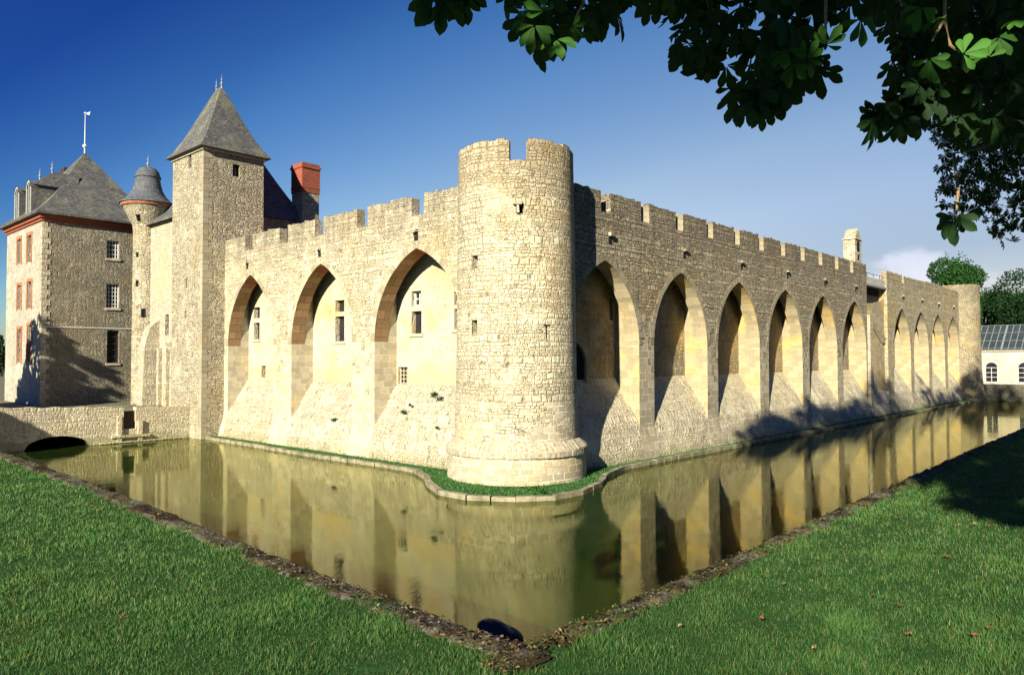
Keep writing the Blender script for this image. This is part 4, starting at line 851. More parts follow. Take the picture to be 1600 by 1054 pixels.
# ------------------------------------------------------------------ grass blades
def in_lawn(x, y, m=0.):
    kx = np.interp(y, [k[1] for k in KL], [k[0] for k in KL])-m; ky = np.interp(x, [k[0] for k in KR], [k[1] for k in KR])-m
    return (x < kx) | (y < ky)
def leafy(nm, tint_mul=1., trans=.35, rough=.55, spec=.35):
    N = NT(nm); at = N.n('Attribute', attribute_name='tint').outputs['Color']
    b = N.n('BsdfPrincipled', {'Base Color': at, 'Roughness': rough, 'Specular IOR Level': spec}); t = N.n('BsdfTranslucent', {'Color': N.mix(.5, at, (.16, .30, .03), 'MIX')})
    m = N.n('MixShader', {0: trans, 1: b.outputs[0], 2: t.outputs[0]}); N.t.links.new(m.outputs[0], N.out.inputs[0]); return N.m
M_blade = leafy('grass_blade', trans=.25); M_leaf = leafy('tree_leaf', trans=.2, rough=.6, spec=.12); M_far = leafy('far_foliage', trans=.1, rough=.8, spec=.1)
def blades(nm, X, Y, Z, H, W, tint, mat, lean=.55, seed=5):
    r = np.random.default_rng(seed); n = len(X); a = r.uniform(0, 2*np.pi, n); la = r.uniform(0, 2*np.pi, n); l = r.uniform(.1, lean, n)*H
    dx, dy = np.cos(a)*W/2, np.sin(a)*W/2; V = np.zeros((n, 5, 3)); lx, ly = np.cos(la)*l, np.sin(la)*l
    for k, (t, w) in enumerate(((0, 1.), (0, -1.), (.55, .8), (.55, -.8), (1., 0))):
        V[:, k, 0] = X+dx*w+lx*t*t; V[:, k, 1] = Y+dy*w+ly*t*t; V[:, k, 2] = Z+H*t*(1-.15*t)
    b = (np.arange(n)*5)[:, None]; Fc = np.concatenate([b+np.array([[0, 1, 3]]), b+np.array([[0, 3, 2]]), b+np.array([[2, 3, 4]])], 1).reshape(-1, 3)
    c = np.repeat(tint[:, None, :], 5, 1).copy(); c[:, :2] *= .45; c[:, 4] *= 1.25
    return npmesh(nm, V.reshape(-1, 3), Fc, mat, col=c.reshape(-1, 3))
r = np.random.default_rng(11)
def sample(n, r0, r1, p):
    u = r.uniform(0, 1, n); R = (r0**p+(r1**p-r0**p)*u)**(1/p); A = r.uniform(phi-math.radians(66), phi+math.radians(66), n); return R*np.cos(A), R*np.sin(A), R
X1_, Y1_, R1_ = sample(330000, 2.2, 6., 2.); X2_, Y2_, R2_ = sample(1500000, 6., 45., .45)
X, Y, R_ = np.concatenate([X1_, X2_]), np.concatenate([Y1_, Y2_]), np.concatenate([R1_, R2_])
wob = .07*np.sin(X*5.1+Y*3.3)+.05*np.sin(X*13-Y*11)+.03*np.sin(X*31+Y*27)
k = in_lawn(X, Y, .115+wob); X, Y, R_ = X[k], Y[k], R_[k]
P3 = np.stack([X, Y, 0*X], 1); cl = vnoise(P3, 5., 7); cl2 = vnoise(P3, 16., 8); cl3 = vnoise(P3, 1.1, 9)
keep = r.uniform(0, 1, len(X)) < np.clip(.75+.25*cl2+.15*cl, .25, 1); X, Y, R_, cl, cl2, cl3 = (q[keep] for q in (X, Y, R_, cl, cl2, cl3)); n = len(X)
H = r.uniform(.020, .052, n)*(1+.28*cl+.2*cl2)*np.where(r.uniform(0, 1, n) > .985, 1.6, 1.); H = np.clip(H, .015, .13)*(1+np.clip(R_-8, 0, 20)*.012); W = r.uniform(.0020, .0037, n)*np.maximum(1, R_/4.5)
tint = np.array([.070, .172, .036])*(1+.22*cl[:, None]+.25*r.normal(size=(n, 1))*.6)*(1+.22*vnoise(np.stack([X, Y, 0*X], 1), .55, 19)[:, None]); yl = r.uniform(0, 1, n); y2 = np.clip(.5+.5*cl3, 0, 1)
tint = np.where((yl < .12+.22*y2)[:, None], np.array([.15, .19, .045])*r.uniform(.6, 1.1, (n, 1)), tint); tint = np.where((yl > .985)[:, None], np.array([.30, .25, .12]), tint); tint = np.where(((yl > .5) & (yl < .62))[:, None], tint*np.array([.6, .9, 1.1]), tint)
o = link('lawn_grass', blades('lawn_grass', X, Y, np.full(n, G0-.005), H, W, np.clip(tint, .004, .6), M_blade)); tag(o, 'bright green mown lawn running along both sides of the near moat corner', 'grass', kind='stuff')
# ledge grass (short) – sampled between edging and walls
n = 70000; i = r.integers(0, len(edge)-1, n*2); lens = np.array([math.dist(edge[q], edge[q+1]) for q in range(len(edge)-1)]); i = r.choice(len(edge)-1, n, p=lens/lens.sum()); t = r.uniform(0, 1, n); s = r.uniform(0.0, 1, n)
E0 = np.array(inner); E1 = np.array(back); A_ = E0[i]+(E0[i+1]-E0[i])*t[:, None]; B2 = E1[i]+(E1[i+1]-E1[i])*t[:, None]; D_ = B2-A_; DL = np.linalg.norm(D_, axis=1)[:, None]
Pp = A_+D_/np.maximum(DL, .01)*np.minimum(DL, 1.9)*s[:, None]; n = len(Pp)
tint = np.array([.065, .175, .04])*(1+.25*r.normal(size=(n, 1))); o = link('ledge_grass', blades('ledge_grass', Pp[:, 0], Pp[:, 1], np.full(n, .095), r.uniform(.04, .11, n), r.uniform(.012, .022, n), np.clip(tint, .01, .4), M_blade, seed=6)); tag(o, 'narrow strip of short green grass along the foot of the castle walls', 'grass', kind='stuff')
# dead leaves and litter on the near kerb
def litter(nm, n, lab, fx, cols, s0, s1):
    r = np.random.default_rng(21 if 'left' in lab else 22); X, Y = fx(r, n); a = r.uniform(0, 6.28, n); s = r.uniform(s0, s1, n); V = np.zeros((n, 6, 3)); tilt = r.uniform(-.5, .5, (n, 2)); z = G0+.035+r.uniform(0, .02, n)+.012*vnoise(np.stack([X, Y, 0*X], 1), 9., 1)
    sh = [(-1, 0), (-.4, .42), (.4, .36), (1, 0), (.4, -.36), (-.4, -.42)]
    for k_, (u, v) in enumerate(sh):
        dx, dy = (u*np.cos(a)-v*np.sin(a))*s, (u*np.sin(a)+v*np.cos(a))*s; V[:, k_, 0] = X+dx; V[:, k_, 1] = Y+dy; V[:, k_, 2] = z+tilt[:, 0]*dx+tilt[:, 1]*dy+abs(v)*s*.35
    b = (np.arange(n)*6)[:, None]; Fc = np.concatenate([b+np.array([[0, 1, 2, 3]]), b+np.array([[0, 3, 4, 5]])], 1).reshape(-1, 4)
    c = np.array(cols)[r.integers(0, len(cols), n)]*r.uniform(.6, 1.2, (n, 1)); o = link(nm, npmesh(nm, V.reshape(-1, 3), Fc, M_far, col=np.repeat(c, 6, 0))); tag(o, lab, 'leaf litter', kind='stuff')
def fxl(r, n):
    y = 2.9+(r.uniform(0, 1, n)**1.6)*16; kx = np.interp(y, [k[1] for k in KL], [k[0] for k in KL]); d = np.abs(r.normal(0, 1, n))*.11+.06*np.sin(y*4)*r.uniform(0, 1, n)+.06; return kx-np.clip(d, .01, .27), y
def fxr(r, n):
    x = 2.9+(r.uniform(0, 1, n)**1.4)*14; ky = np.interp(x, [k[0] for k in KR], [k[1] for k in KR]); d = np.abs(r.normal(0, 1, n))*.10+.04; return x, ky-np.clip(d, .01, .23)
litter('leaf_litter', 3400, 'brown leaf litter and dirt scattered on the left kerb', fxl, [(.12, .06, .03), (.07, .04, .025), (.22, .15, .09), (.03, .022, .018), (.04, .03, .02), (.05, .04, .02), (.3, .25, .19)], .005, .017)
litter('leaf_litter', 2600, 'dry brown debris scattered on the right kerb', fxr, [(.12, .07, .03), (.07, .04, .02), (.22, .18, .07), (.03, .022, .015), (.14, .13, .04)], .005, .018)
# single fallen leaves on the lawn
fl_pos = [(1442, 781), (1403, 807), (1523, 817), (1546, 820), (1401, 833), (1482, 867), (1224, 910), (1364, 929), (1189, 965), (1407, 945), (1062, 976), (1547, 979), (1523, 991), (1421, 989), (1272, 1011), (193, 964), (142, 790), (82, 787)]
desc = ['orange-brown fallen leaf high on the right lawn, nearest the shade', 'larger rust fallen leaf on the upper right lawn beside the moat', 'small reddish fallen leaf on the lawn at the shadow edge, left of its pair', 'small brown fallen leaf at the right edge of the lawn shade, right of its pair', 'thin brown fallen leaf just below the larger rust one', 'big tan-orange fallen leaf in the middle of the right lawn', 'small brown fallen leaf on the right lawn closest to the kerb bend', 'pale fallen leaf in the middle of the right lawn', 'brown curled fallen leaf right of the bottom moat corner', 'reddish crumb of fallen leaf near the centre of the right lawn', 'yellowish fallen leaf right beside the kerb at bottom', 'red-orange fallen leaf at the lower right edge', 'round yellow-tan fallen leaf near the lower right corner', 'dark rust fallen leaf left of the round yellow-tan one', 'upright pale fallen leaf at the bottom of the right lawn', 'red-brown fallen leaf low on the left lawn', 'orange fallen leaf on the upper left lawn', 'faint brown fallen leaf on the far left lawn']
for i, ((x, y), ds_) in enumerate(zip(fl_pos, desc)):
    P = on(2, G0+.055, x, y); s = rng.uniform(.014, .028)*(1.5 if i in (1, 5, 12) else 1); a = rng.uniform(0, 6.28); g = MB(); N_ = 7; rim = []
    for k in range(12):
        t = 2*math.pi*k/12; rad = s*(.75+.35*math.cos(t*1)**2)*rng.uniform(.85, 1.1); rim.append((P[0]+rad*math.cos(t+a), P[1]+rad*.7*math.sin(t+a), P[2]+rng.uniform(-.008, .014)))
    for k in range(12): g.face([P, rim[k], rim[(k+1) % 12]])
    col = [(.26, .11, .05), (.22, .11, .05), (.36, .24, .10), (.2, .09, .05)][i % 4]
    g.tube([rim[0], (rim[0][0]+s*.7*math.cos(a), rim[0][1]+s*.7*math.sin(a), rim[0][2]+.01)], .0015, 5)
    tag(g.build('fallen_leaf', plain('dead_leaf_%d' % i, col, None, 60., .8, .2)), ds_, 'leaf', 'fallen leaves on the lawn')
# dark rock in the water at the corner
g = bpy.data.meshes.new('rock'); import bmesh
bm = bmesh.new(); bmesh.ops.create_icosphere(bm, subdivisions=5, radius=1.); rk = on(2, .02, 778, 1003)
for v in bm.verts:
    p = np.array(v.co)[None]; n_ = 1+.13*vnoise(p, 1.8, 31)[0]+.05*vnoise(p, 5., 32)[0]; c = v.co*n_
    v.co = Vector((c.x*.62, c.y*.34, max(-.3, c.z*.42-.16*c.x+.02)))
bm.to_mesh(g); bm.free(); g.materials.append(M_rockblue)
for p in g.polygons: p.use_smooth = True
o = bpy.data.objects.new('rock', g); COL.objects.link(o); o.scale = (.68, .72, .75); o.location = (rk[0]+.05, rk[1], .02); o.rotation_euler = (0, 0, phi-math.pi/2)
tag(o, 'dark blue-black rock rising out of the water by the near moat corner', 'rock')
# hanging plants on the talus
def tuft(loc, s, label, mp_n, parent_=None):
    r = np.random.default_rng(int(abs(loc[1])*100)); n = 150; V = []; c = r.normal(size=(n, 3))*np.array([.35, 1., .55])*s*.5+np.array(loc)+np.array([-.06, -.06, 0]); a = r.normal(size=(n, 2, 3)); u = a[:, 0]/np.linalg.norm(a[:, 0], axis=1)[:, None]; w = np.cross(u, a[:, 1]); w /= np.linalg.norm(w, axis=1)[:, None]
    q = s*.22; V = np.stack([c-u*q, c+w*q*.6, c+u*q, c-w*q*.6], 1).reshape(-1, 3); Fc = np.arange(n*4).reshape(-1, 4); t = np.array([.035, .075, .02])*r.uniform(.5, 1.5, (n, 1))
    o = link('wall_plant', npmesh('wall_plant', V, Fc, M_leaf, col=np.repeat(t, 4, 0))); tag(o, label, 'plant', 'plants growing from the sloping wall foot')
for x, y, s, ax, face, lab in ((679, 616, .28, 0, 21.35, 'widest green plant tuft, high on the sloping foot near the round tower'), (631, 643, .22, 0, 21.25, 'small green plant tuft on the slope below the barred window'), (641, 632, .14, 0, 21.4, 'tiny plant tuft just above the small one by the barred window'), (523, 656, .26, 0, 20.95, 'upright green plant tuft on the slope under the middle left arch'), (683, 667, .14, 0, 20.85, 'tiny dark plant tuft low on the slope left of the round tower')):
    tuft(on(ax, face, x, y), s*.75, lab, None)
# ------------------------------------------------------------------ trees
def palmate(n_leaf=5, seg=4):
    """one horse-chestnut leaf: leaflets as folded obovate blades, unit size, hanging along -y"""
    V = []; Fc = []
    for i in range(n_leaf):
        a = math.radians(-82+164*i/(n_leaf-1)+(7 if i % 2 else -4)); L = 1.-.30*abs(i-(n_leaf-1)/2)/((n_leaf-1)/2); ts = [0.08, .35, .6, .8, .95, 1.06]; ws = [.015, .085, .165, .215, .15, .0]; b = len(V)
        for t, w in zip(ts, ws):
            for s in (-1, 0, 1):
                x = s*w*L; y = -t*L; z = (.05 if s else 0)*w*6-.22*t*t; V.append((x*math.cos(a)-y*math.sin(a)*1, x*math.sin(a)+y*math.cos(a), z))
        for k in range(len(ts)-1):
            for s in (0, 1): Fc.append((b+k*3+s, b+k*3+s+1, b+(k+1)*3+s+1, b+(k+1)*3+s))
    return np.array(V), np.array(Fc)
def frames(n, r, droop=.8, toward=None, tw=.6):
    Yd = r.normal(size=(n, 3))*.55+np.array([0, 0, 1.])*droop; Yd /= np.linalg.norm(Yd, axis=1)[:, None]
    Nn = r.normal(size=(n, 3)); 
    if toward is not None: Nn = Nn*(1-tw)+toward*tw
    Nn -= (Nn*Yd).sum(1)[:, None]*Yd; Nn /= np.linalg.norm(Nn, axis=1)[:, None]; Xd = np.cross(Yd, Nn); return Xd, Yd, Nn
def leaves(tmpl, C, S, fr, tint):
    TV, TF = tmpl; Xd, Yd, Nn = fr; n = len(C); k = len(TV)
    V = C[:, None, :]+S[:, None, None]*(TV[None, :, 0:1]*Xd[:, None]+TV[None, :, 1:2]*Yd[:, None]+TV[None, :, 2:3]*Nn[:, None])
    Fc = (TF[None]+(np.arange(n)*k)[:, None, None]).reshape(-1, TF.shape[1]); return V.reshape(-1, 3), Fc, np.repeat(tint, k, 0)
PAL = palmate(); r = np.random.default_rng(41)
lowV = []; lowF = []
for i in range(7):
    a = math.radians(-105+35*i); L = 1-.13*abs(i-3); b = len(lowV)
    for x, y, z in ((0, -.05, 0), (.2*L, -.68*L, -.08), (0, -1.02*L, -.22), (-.2*L, -.68*L, -.08)): lowV.append((x*math.cos(a)-y*math.sin(a), x*math.sin(a)+y*math.cos(a), z))
    lowF.append((b, b+1, b+2, b+3))
PLOW = (np.array(lowV), np.array(lowF))
def inpoly(x, y, P):
    c = np.zeros(len(x), bool)
    for i in range(len(P)):
        (x0, y0), (x1, y1) = P[i-1], P[i]
        if y0 != y1: c ^= ((y0 > y) != (y1 > y)) & (x < (x1-x0)*(y-y0)/(y1-y0)+x0)
    return c
def gtint(n, base, v=.25): return np.clip(np.array(base)*(1+v*r.normal(size=(n, 1)))*np.array([1, 1, 1]), .004, .5)
# near boughs of the overhanging chestnut: each bough is a volume of leaves in front of the lens' upper field
boughs = [  # polygon in the photo, depth range, number
 ([(648, -60), (735, -60), (728, -2), (690, 14), (655, 0)], 3.9, 4.3, 11),
 ([(790, -60), (1010, -60), (1000, 12), (930, 25), (905, 50), (850, 66), (815, 55), (800, 10)], 3.8, 4.6, 60),
 ([(1000, -60), (1380, -60), (1370, 5), (1330, 22), (1290, 30), (1275, 60), (1285, 120), (1235, 130), (1195, 158), (1160, 150), (1120, 125), (1070, 85), (1050, 60), (1075, 20), (1000, 8)], 3.9, 5.2, 185),
 ([(1370, -60), (1700, -60), (1700, 220), (1520, 200), (1430, 150), (1390, 110), (1405, 60), (1365, 20)], 4.2, 6.2, 330),
 ([(1362, 165), (1440, 120), (1460, 165), (1400, 195), (1352, 200)], 4.2, 4.5, 24),
 ([(1140, 138), (1215, 140), (1200, 168), (1150, 168)], 3.9, 4.2, 9),
 ([(1490, 330), (1500, 330), (1500, 340), (1488, 340)], 4.6, 4.7, 3)]
Cs, Sz = [], []
for P, d0, d1, n in boughs:
    xs, ys = [p[0] for p in P], [p[1] for p in P]; x = r.uniform(min(xs), max(xs), n*12); y = r.uniform(min(ys), max(ys), n*12); k = inpoly(x, y, P) & (np.sin(x*.047+1.3)*np.sin(y*.061+x*.013) > -.8); n = int(n*1.12); x, y = x[k][:n], y[k][:n]; d = r.uniform(d0, d1, len(x))
    Cs.append(EYE+(_f+_r*((x-CX)/F)[:, None]-_u*((y-CY)/F)[:, None])*d[:, None]); Sz.append(r.uniform(.12, .18, len(x)))
C = np.concatenate(Cs); Sz = np.concatenate(Sz); n = len(C)
n = len(C); V1, F1, T1 = leaves(PAL, C, Sz, frames(n, r, 1.5, -_f, .6), gtint(n, (.016, .044, .012)))  # leaf tint darkened to paint in the crown's shade
ta = empty('chestnut_tree', (-2.6, -4.4, G0), 'horse chestnut whose big dark leaf fans hang over the top of the view', 'tree')
link('hanging_leaves', npmesh('hanging_leaves', V1, F1, M_leaf, col=T1), ta)
def crown(parent, lobes, n, s0, s1, base, tm=PLOW, name='crown', mat=None, reject=None, shell=.55):
    A = []
    for (c, rad, w) in lobes:
        m = int(n*w); d = r.normal(size=(m, 3)); d /= np.linalg.norm(d, axis=1)[:, None]; q = r.uniform(shell**3, 1, m)**(1/3)
        q *= 1+.16*np.sin(d[:, 0]*7+c[0])*np.sin(d[:, 1]*6+c[1])*np.sin(d[:, 2]*5+c[2])
        A.append(np.array(c)+d*np.array(rad)*q[:, None])
    C = np.concatenate(A)
    if reject is not None: C = C[~reject(C)]
    n = len(C); V, Fc, T = leaves(tm, C, r.uniform(s0, s1, n), frames(n, r, .5), gtint(n, base)); return link(name, npmesh(name, V, Fc, mat or M_leaf, col=T), parent)
def rejA(C):
    x, y, z = proj(C); return (z > -.5) & (x > -160) & (x < 1760) & (y > -150) & (y < 1300) & (z > 0) | (np.linalg.norm(C-EYE, axis=1) < 2.2) | lawn_lit(C) | wall_shade(C) | in_gap(C, .2)
SH = [(20, -1.5), (34, -.8), (38, .5), (40, .9), (42, 1.3), (45, .9), (48.6, 1.8), (52, 1.1), (56, 1.), (60, 2.6), (65, 4.9), (68, 3.1), (70.5, 2.9), (74.7, 4.5), (78, 1.4), (84, .6), (87, .9), (92, 2.6), (96, 3.2), (130, 4.)]
def wall_shade(C):
    """crowns kept below the height whose shade the wall shows"""
    db = FR-C[:, 1]; aw = C[:, 0]+db/KAZ; zw = C[:, 2]-db/KAZ*math.hypot(1, KAZ)*TANEL
    return (zw > np.interp(aw, [q[0] for q in SH], [q[1] for q in SH])+r.normal(0, .12, len(C))) & (db > 0)
def lawn_lit(C):
    da = (C[:, 2]-G0)/(TANEL*math.hypot(1, KAZ)); ag = C[:, 0]+da; bg = C[:, 1]+KAZ*da
    lim = np.interp(bg, [-6, -2, 0., 1.4, 1.9, 2.3, 3.2, 3.4], [10.5, 9.6, 9.2, 9.4, 9.9, 10.7, 12.4, 4.])
    return (ag < lim+.25*np.sin(bg*3.1)+r.normal(0, .22, len(C))) | ((ag-14.6)**2/1.3**2+(bg-2.45)**2/.5**2 < 1)
GAPS = [(850, 18, 3.55), (822, 28, 3.6), (870, 62, 3.6), (1345, 30, 3.75), (1230, 78, 3.7), (1262, 92, 3.7), (1290, 70, 3.7), (1440, 12, 3.9), (1560, 58, 3.9), (1505, 85, 3.85), (1452, 92, 3.9), (1240, 100, 3.7), (895, 40, 3.55), (835, 40, 3.55), (1545, 90, 3.9), (1470, 30, 3.9), (1590, 30, 3.9)]  # crown holes are cut along the sun's rays to light these leaves
GP = np.array([EYE+ray(x, y)*d for x, y, d in GAPS])
def in_gap(C, rad):
    k = np.zeros(len(C), bool)
    for g_ in GP:
        q = C-g_; t = q@TOSUN; dd = np.linalg.norm(q-t[:, None]*TOSUN, axis=1); k |= (t > .02) & (dd < rad)
    return k
lobesA = [((-1.5, -1., 14), (6.5, 6, 7), .34), ((0., 0., 21), (6, 5.8, 6.5), .30), ((-3.5, .5, 11), (4, 4, 4), .12), ((1.5, .5, 12), (4.5, 3.5, 4.8), .14), ((-.5, -3., 27), (4.2, 4.2, 5), .10)]
V9, F9, T9 = leaves(PAL, GP, r.uniform(.09, .13, len(GP)), frames(len(GP), r, .5, -_f*.4+TOSUN, .7), gtint(len(GP), (.036, .105, .016), .3)); link('sun_tinted_leaves', npmesh('sun_tinted_leaves', V9, F9, M_leaf, col=T9), ta)  # brighter leaf tint paints sun onto these fans
crown(ta, lobesA, 15000, .34, .5, (.038, .10, .02), reject=rejA)
M_bark = plain('bark', (.10, .08, .055), (.05, .04, .03), 14., .95, .1, 1., .03); M_twig = plain('pale_twig', (.34, .24, .12), (.2, .14, .07), 30., .8, .2)
g = MB(); g.tube([(-2.6, -4.4, G0-.1), (-2.5, -4.3, 5), (-2.3, -3.9, 8), (-1.8, -2.6, 13), (-1, -.9, 20), (-.5, -.5, 26)], [.55, .46, .42, .34, .2, .05], 12); g.build('trunk', M_bark, ta)
for path in ([(-2.3, -3.8, 8.2), (0, -1.6, 9.2), (2, .9, 8.4)], [(-2.2, -3.6, 9), (-.5, .8, 9.5), (1.9, 2.6, 8.)], [(-2.3, -3.7, 8.6), (0.4, -2.4, 9.3), (3.4, -1.2, 8.3)], [(-2, -3.2, 10.4), (-4, 1, 12), (-6, 2, 14)]):
    g = MB(); g.tube(path, [.16, .09, .04], 8); g.build('branch', M_bark, ta)
for pts in ([(905, -70, 3.8), (912, 5, 3.75), (902, 22, 3.75), (898, 48, 3.72)], [(1292, -60, 4.0), (1290, 20, 3.9), (1290, 68, 3.85)], [(1477, -60, 4.2), (1476, 30, 4.0), (1456, 64, 3.95)], [(1476, 30, 4.0), (1485, 72, 3.9), (1500, 82, 3.9)], [(1490, 240, 5.2), (1497, 300, 4.8), (1494, 338, 4.65)], [(1600, 180, 5.6), (1540, 230, 5.4), (1490, 240, 5.2)]):
    g = MB(); W3 = [tuple(EYE+ray(x, y)*d) for x, y, d in pts]; g.tube(W3, [.011, .009, .006, .004][:len(W3)], 6); g.build('twig', M_twig, ta)
# second chestnut further along the right bank
tb = empty('chestnut_tree', (16.5, -3.2, G0), 'dense dark chestnut with smaller-looking leaves hanging down at the upper right edge', 'tree')
poly = [(1700, -80), (1395, -80), (1430, 60), (1452, 130), (1447, 190), (1478, 240), (1468, 285), (1478, 325), (1530, 345), (1545, 330), (1560, 372), (1600, 352), (1640, 380), (1700, 380)]
def rejB(C):
    x, y, z = proj(C); vis = (z > 0) & (x > -60) & (x < 1660) & (y > -60) & (y < 1200); jx = x+r.normal(0, 7, len(x)); jy = y+r.normal(0, 7, len(x)); return vis & ~inpoly(jx, jy, poly) | (C[:, 2] < 5.5) | wall_shade(C)
crown(tb, [((16, -1.6, 13.5), (6.6, 6.4, 8.), .50), ((15.5, 1.6, 10.5), (4.2, 3.4, 4.6), .42), ((17, -2.5, 21), (7, 7, 7), .12)], 19000, .12, .2, (.022, .055, .013), reject=rejB, shell=.35)
g = MB(); g.tube([(16.5, -3.2, G0-.1), (16.5, -3.1, 7), (16.3, -2.6, 13), (16, -2, 20)], [.5, .4, .28, .08], 12); g.build('trunk', M_bark, tb)
for path in ([(16.5, -3.1, 7), (16, -1, 9), (15.4, 1.8, 9.6)], [(16.5, -3, 9), (15.4, -1, 12), (14.6, 1, 13.5)]):
    g = MB(); g.tube(path, [.16, .09, .04], 8); g.build('branch', M_bark, tb)
tc = empty('chestnut_tree', (32, -3.6, G0), 'tall chestnut further down the right bank, its shade on the far wall foot', 'tree')
def rejC(C):
    x, y, z = proj(C); return (z > 0) & (x > -60) & (x < 1660) & (y > -60) & (y < 1200) | wall_shade(C)
crown(tc, [((32, -2.6, 14), (6, 5.8, 8), .5), ((32, -2.5, 22), (6.5, 6, 8), .5)], 7000, .34, .5, (.034, .085, .018), reject=rejC)
g = MB(); g.tube([(32, -3.6, G0-.1), (32, -3.4, 9), (32, -2.8, 20)], [.5, .36, .1], 12); g.build('trunk', M_bark, tc)
def blobtree(name, x, y, z0, h, rad, label, base, n=9000, s=(.18, .34), seed=0, group=None, lob=9):
    global r; r = np.random.default_rng(seed+100)
    e = empty(name, (x, y, z0), label, 'tree', group); g = MB(); g.tube([(x, y, z0-.2), (x, y, z0+h*.35), (x+.2, y, z0+h*.7)], [h*.03, h*.022, h*.01], 8); g.build('trunk', M_bark, e)
    L = []
    for i in range(lob):
        a = r.uniform(0, 6.28); t = r.uniform(0, 1); rr_ = rad*(.75-.5*t)*r.uniform(.6, 1); s_ = rad*r.uniform(.34, .5); L.append(((x+rr_*math.cos(a), y+rr_*math.sin(a), z0+h*(.32+.55*t)), (s_, s_, s_*.85), .8/lob))
    L.append(((x, y, z0+h*.55), (rad*.62, rad*.62, h*.4), .2))
    crown(e, L, n, s[0], s[1], base, tm=(np.array([(0, -.6, 0), (.42, 0, .05), (0, .6, -.1), (-.42, 0, .05)]), np.array([(0, 1, 2, 3)])), mat=M_far, shell=.75); return e
P = EYE+ray(1496, 560)*118; blobtree('leafy_tree', P[0], P[1], 1.5, 20.5, 6., 'rounded mid-green tree rising behind the far round tower', (.026, .075, .018), 26000, seed=1)
P = EYE+ray(1590, 560)*112; blobtree('leafy_tree', P[0], P[1], 1.5, 17.5, 6., 'darker dense tree behind the orangery roof at the right edge', (.014, .040, .012), 26000, seed=2)
P = EYE+ray(1650, 560)*118; blobtree('leafy_tree', P[0], P[1], 1.5, 18, 6.5, 'dark tree cut by the right edge above the orangery', (.014, .040, .012), 20000, seed=3)
P = EYE+ray(1545, 560)*124; blobtree('leafy_tree', P[0], P[1], 1.5, 15.5, 5.5, 'low dark tree filling the dip between the two bigger trees behind the orangery', (.014, .038, .012), 20000, seed=4)
P = EYE+ray(-8, 560)*92; blobtree('leafy_tree', P[0], P[1], 1.5, 6.5, 2.6, 'small dark tree beside the pavilion at the far left edge', (.025, .06, .02), 4000, seed=5)
# trees on the near left bank whose shade falls on pavilion foot and causeway
blobtree('leafy_tree', 0., 53.5, 1.5, 13.5, 4.6, 'dark leafy tree on the left bank shading the foot of the pavilion', (.03, .08, .02), 5000, (.5, .8), seed=6)
blobtree('leafy_tree', -2.5, 40.3, G0, 5.0, 2.6, 'low bushy tree on the left bank shading the near end of the causeway', (.03, .08, .02), 2500, (.3, .5), seed=8)
r = np.random.default_rng(77)
# ------------------------------------------------------------------ sky, sun, camera
W = bpy.data.worlds.new('World'); S.world = W; W.use_nodes = True; nt = W.node_tree; nt.nodes.clear()
class WN(NT):
    def __init__(s): s.t = nt; s.out = nt.nodes.new('ShaderNodeOutputWorld')
N = WN(); sky = N.n('TexSky', sky_type='NISHITA'); sky.sun_disc = False; sky.sun_elevation = EL; sky.sun_rotation = math.atan2(TOSUN[0], TOSUN[1]); sky.air_density = 1.; sky.dust_density = .6; sky.ozone_density = 2.5; sky.altitude = 50
d = N.n('TexCoord').outputs['Generated']
cd = ray(1440, 405); cd /= np.linalg.norm(cd); hor = np.cross(cd, [0, 0, 1.]); hor /= np.linalg.norm(hor)
hx = N.n('VectorMath', {0: d, 1: tuple(hor)}, operation='DOT_PRODUCT').outputs['Value']; hf = N.n('VectorMath', {0: d, 1: tuple(cd)}, operation='DOT_PRODUCT').outputs['Value']; dz = N.n('SeparateXYZ', {0: d}).outputs[2]
nz = N.noise(N.n('Mapping', {'Vector': d, 'Scale': (1, 1, 2.2)}).outputs[0], 9., 6., .6).outputs[0]
top = N.math('ADD', .148, N.math('MULTIPLY', N.math('SUBTRACT', nz, .5), .14))
top = N.math('SUBTRACT', top, N.math('MULTIPLY', N.math('ABSOLUTE', hx), .7))
ck = N.math('MULTIPLY', N.math('SUBTRACT', 1., N.mr(dz, N.math('SUBTRACT', top, .03), top)), N.mr(hf, .6, .8))
ck = N.math('MULTIPLY', ck, N.mr(dz, .0, .11, .35, .8)); ck = N.math('MULTIPLY', ck, N.mr(nz, .32, .6, .45, 1.))
D0 = ray(1500, 450); D0 /= np.linalg.norm(D0)
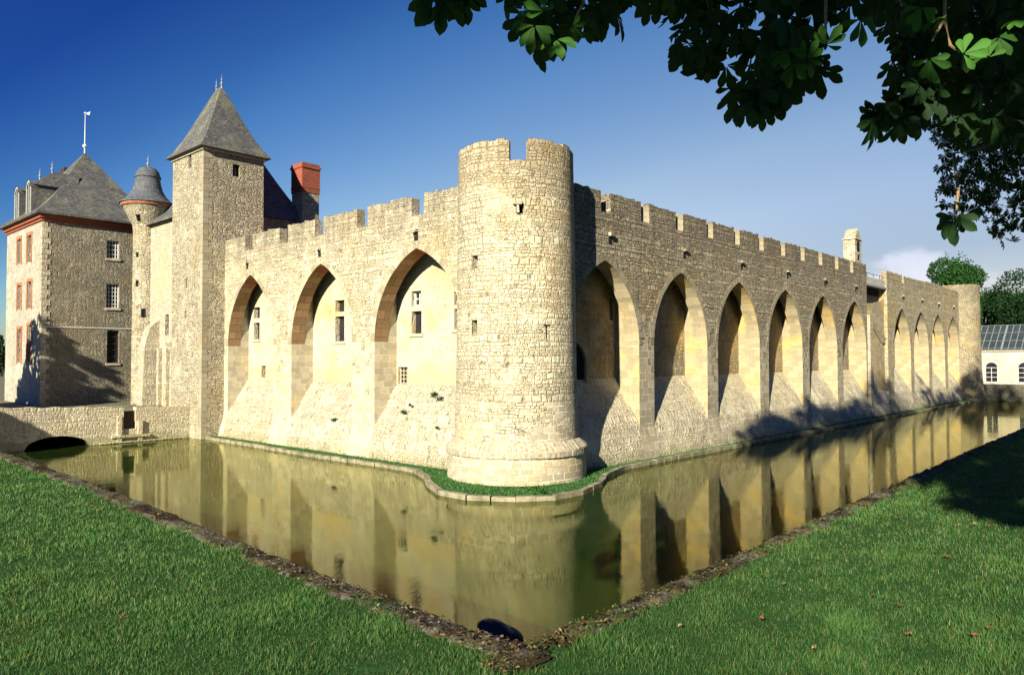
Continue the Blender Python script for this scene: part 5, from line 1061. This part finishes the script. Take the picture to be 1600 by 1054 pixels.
sk = N.n('VectorMath', {0: d, 1: tuple(D0)}, operation='DOT_PRODUCT').outputs['Value']
SKM = N.mix(1., N.n('HueSaturation', {'Saturation': 1.25, 'Value': 1., 'Hue': .508, 'Color': sky.outputs[0]}).outputs[0], N.ramp(N.mr(N.math('SUBTRACT', sk, dz), -.1, 1., sm=False), [((t+.1)/1.1, tuple(q/2.6 for q in c)) for t, c in ((0., (.2, .38, .78)), (.11, (.17, .37, .8)), (.26, (.42, .66, .93)), (.34, (.70, .90, 1.07)), (.5, (1.35, 1.2, 1.12)), (.70, (2.1, 1.38, 1.04)), (.79, (1.85, 1.22, .99)), (.87, (1.22, .88, .80)))]), 'MULTIPLY')
class hs2: outputs = [SKM]
cloudc = N.mix(1., N.n('HueSaturation', {'Saturation': .30, 'Value': 1.65, 'Color': sky.outputs[0]}).outputs[0], (.44, .37, .42), 'MULTIPLY')
col = N.mix(N.math('MULTIPLY', ck, .36), hs2.outputs[0], cloudc)
bg = N.n('Background', {0: col, 1: .052*2.6}); nt.links.new(bg.outputs[0], N.out.inputs[0])
sl = bpy.data.lights.new('sun', 'SUN'); sl.energy = 5.; sl.angle = math.radians(.5); sl.color = (1., .925, .75); so = bpy.data.objects.new('sun', sl); COL.objects.link(so)
so.rotation_euler = Vector(TOSUN).to_track_quat('Z', 'Y').to_euler(); so.location = (-30, -10, 40)
cam = bpy.data.cameras.new('camera'); co = bpy.data.objects.new('camera', cam); COL.objects.link(co); cam.sensor_width = 36; cam.lens = F/1600*36; cam.clip_end = 2000; cam.clip_start = .05
co.matrix_world = Matrix(((_r[0], _u[0], -_f[0], EYE[0]), (_r[1], _u[1], -_f[1], EYE[1]), (_r[2], _u[2], -_f[2], EYE[2]), (0, 0, 0, 1))); S.camera = co
S.view_settings.view_transform = 'Standard'; S.view_settings.look = 'None'; S.view_settings.exposure = 1.05; S.view_settings.gamma = 1.
S.cycles.max_bounces = 6; S.cycles.diffuse_bounces = 1; S.cycles.use_denoising = True
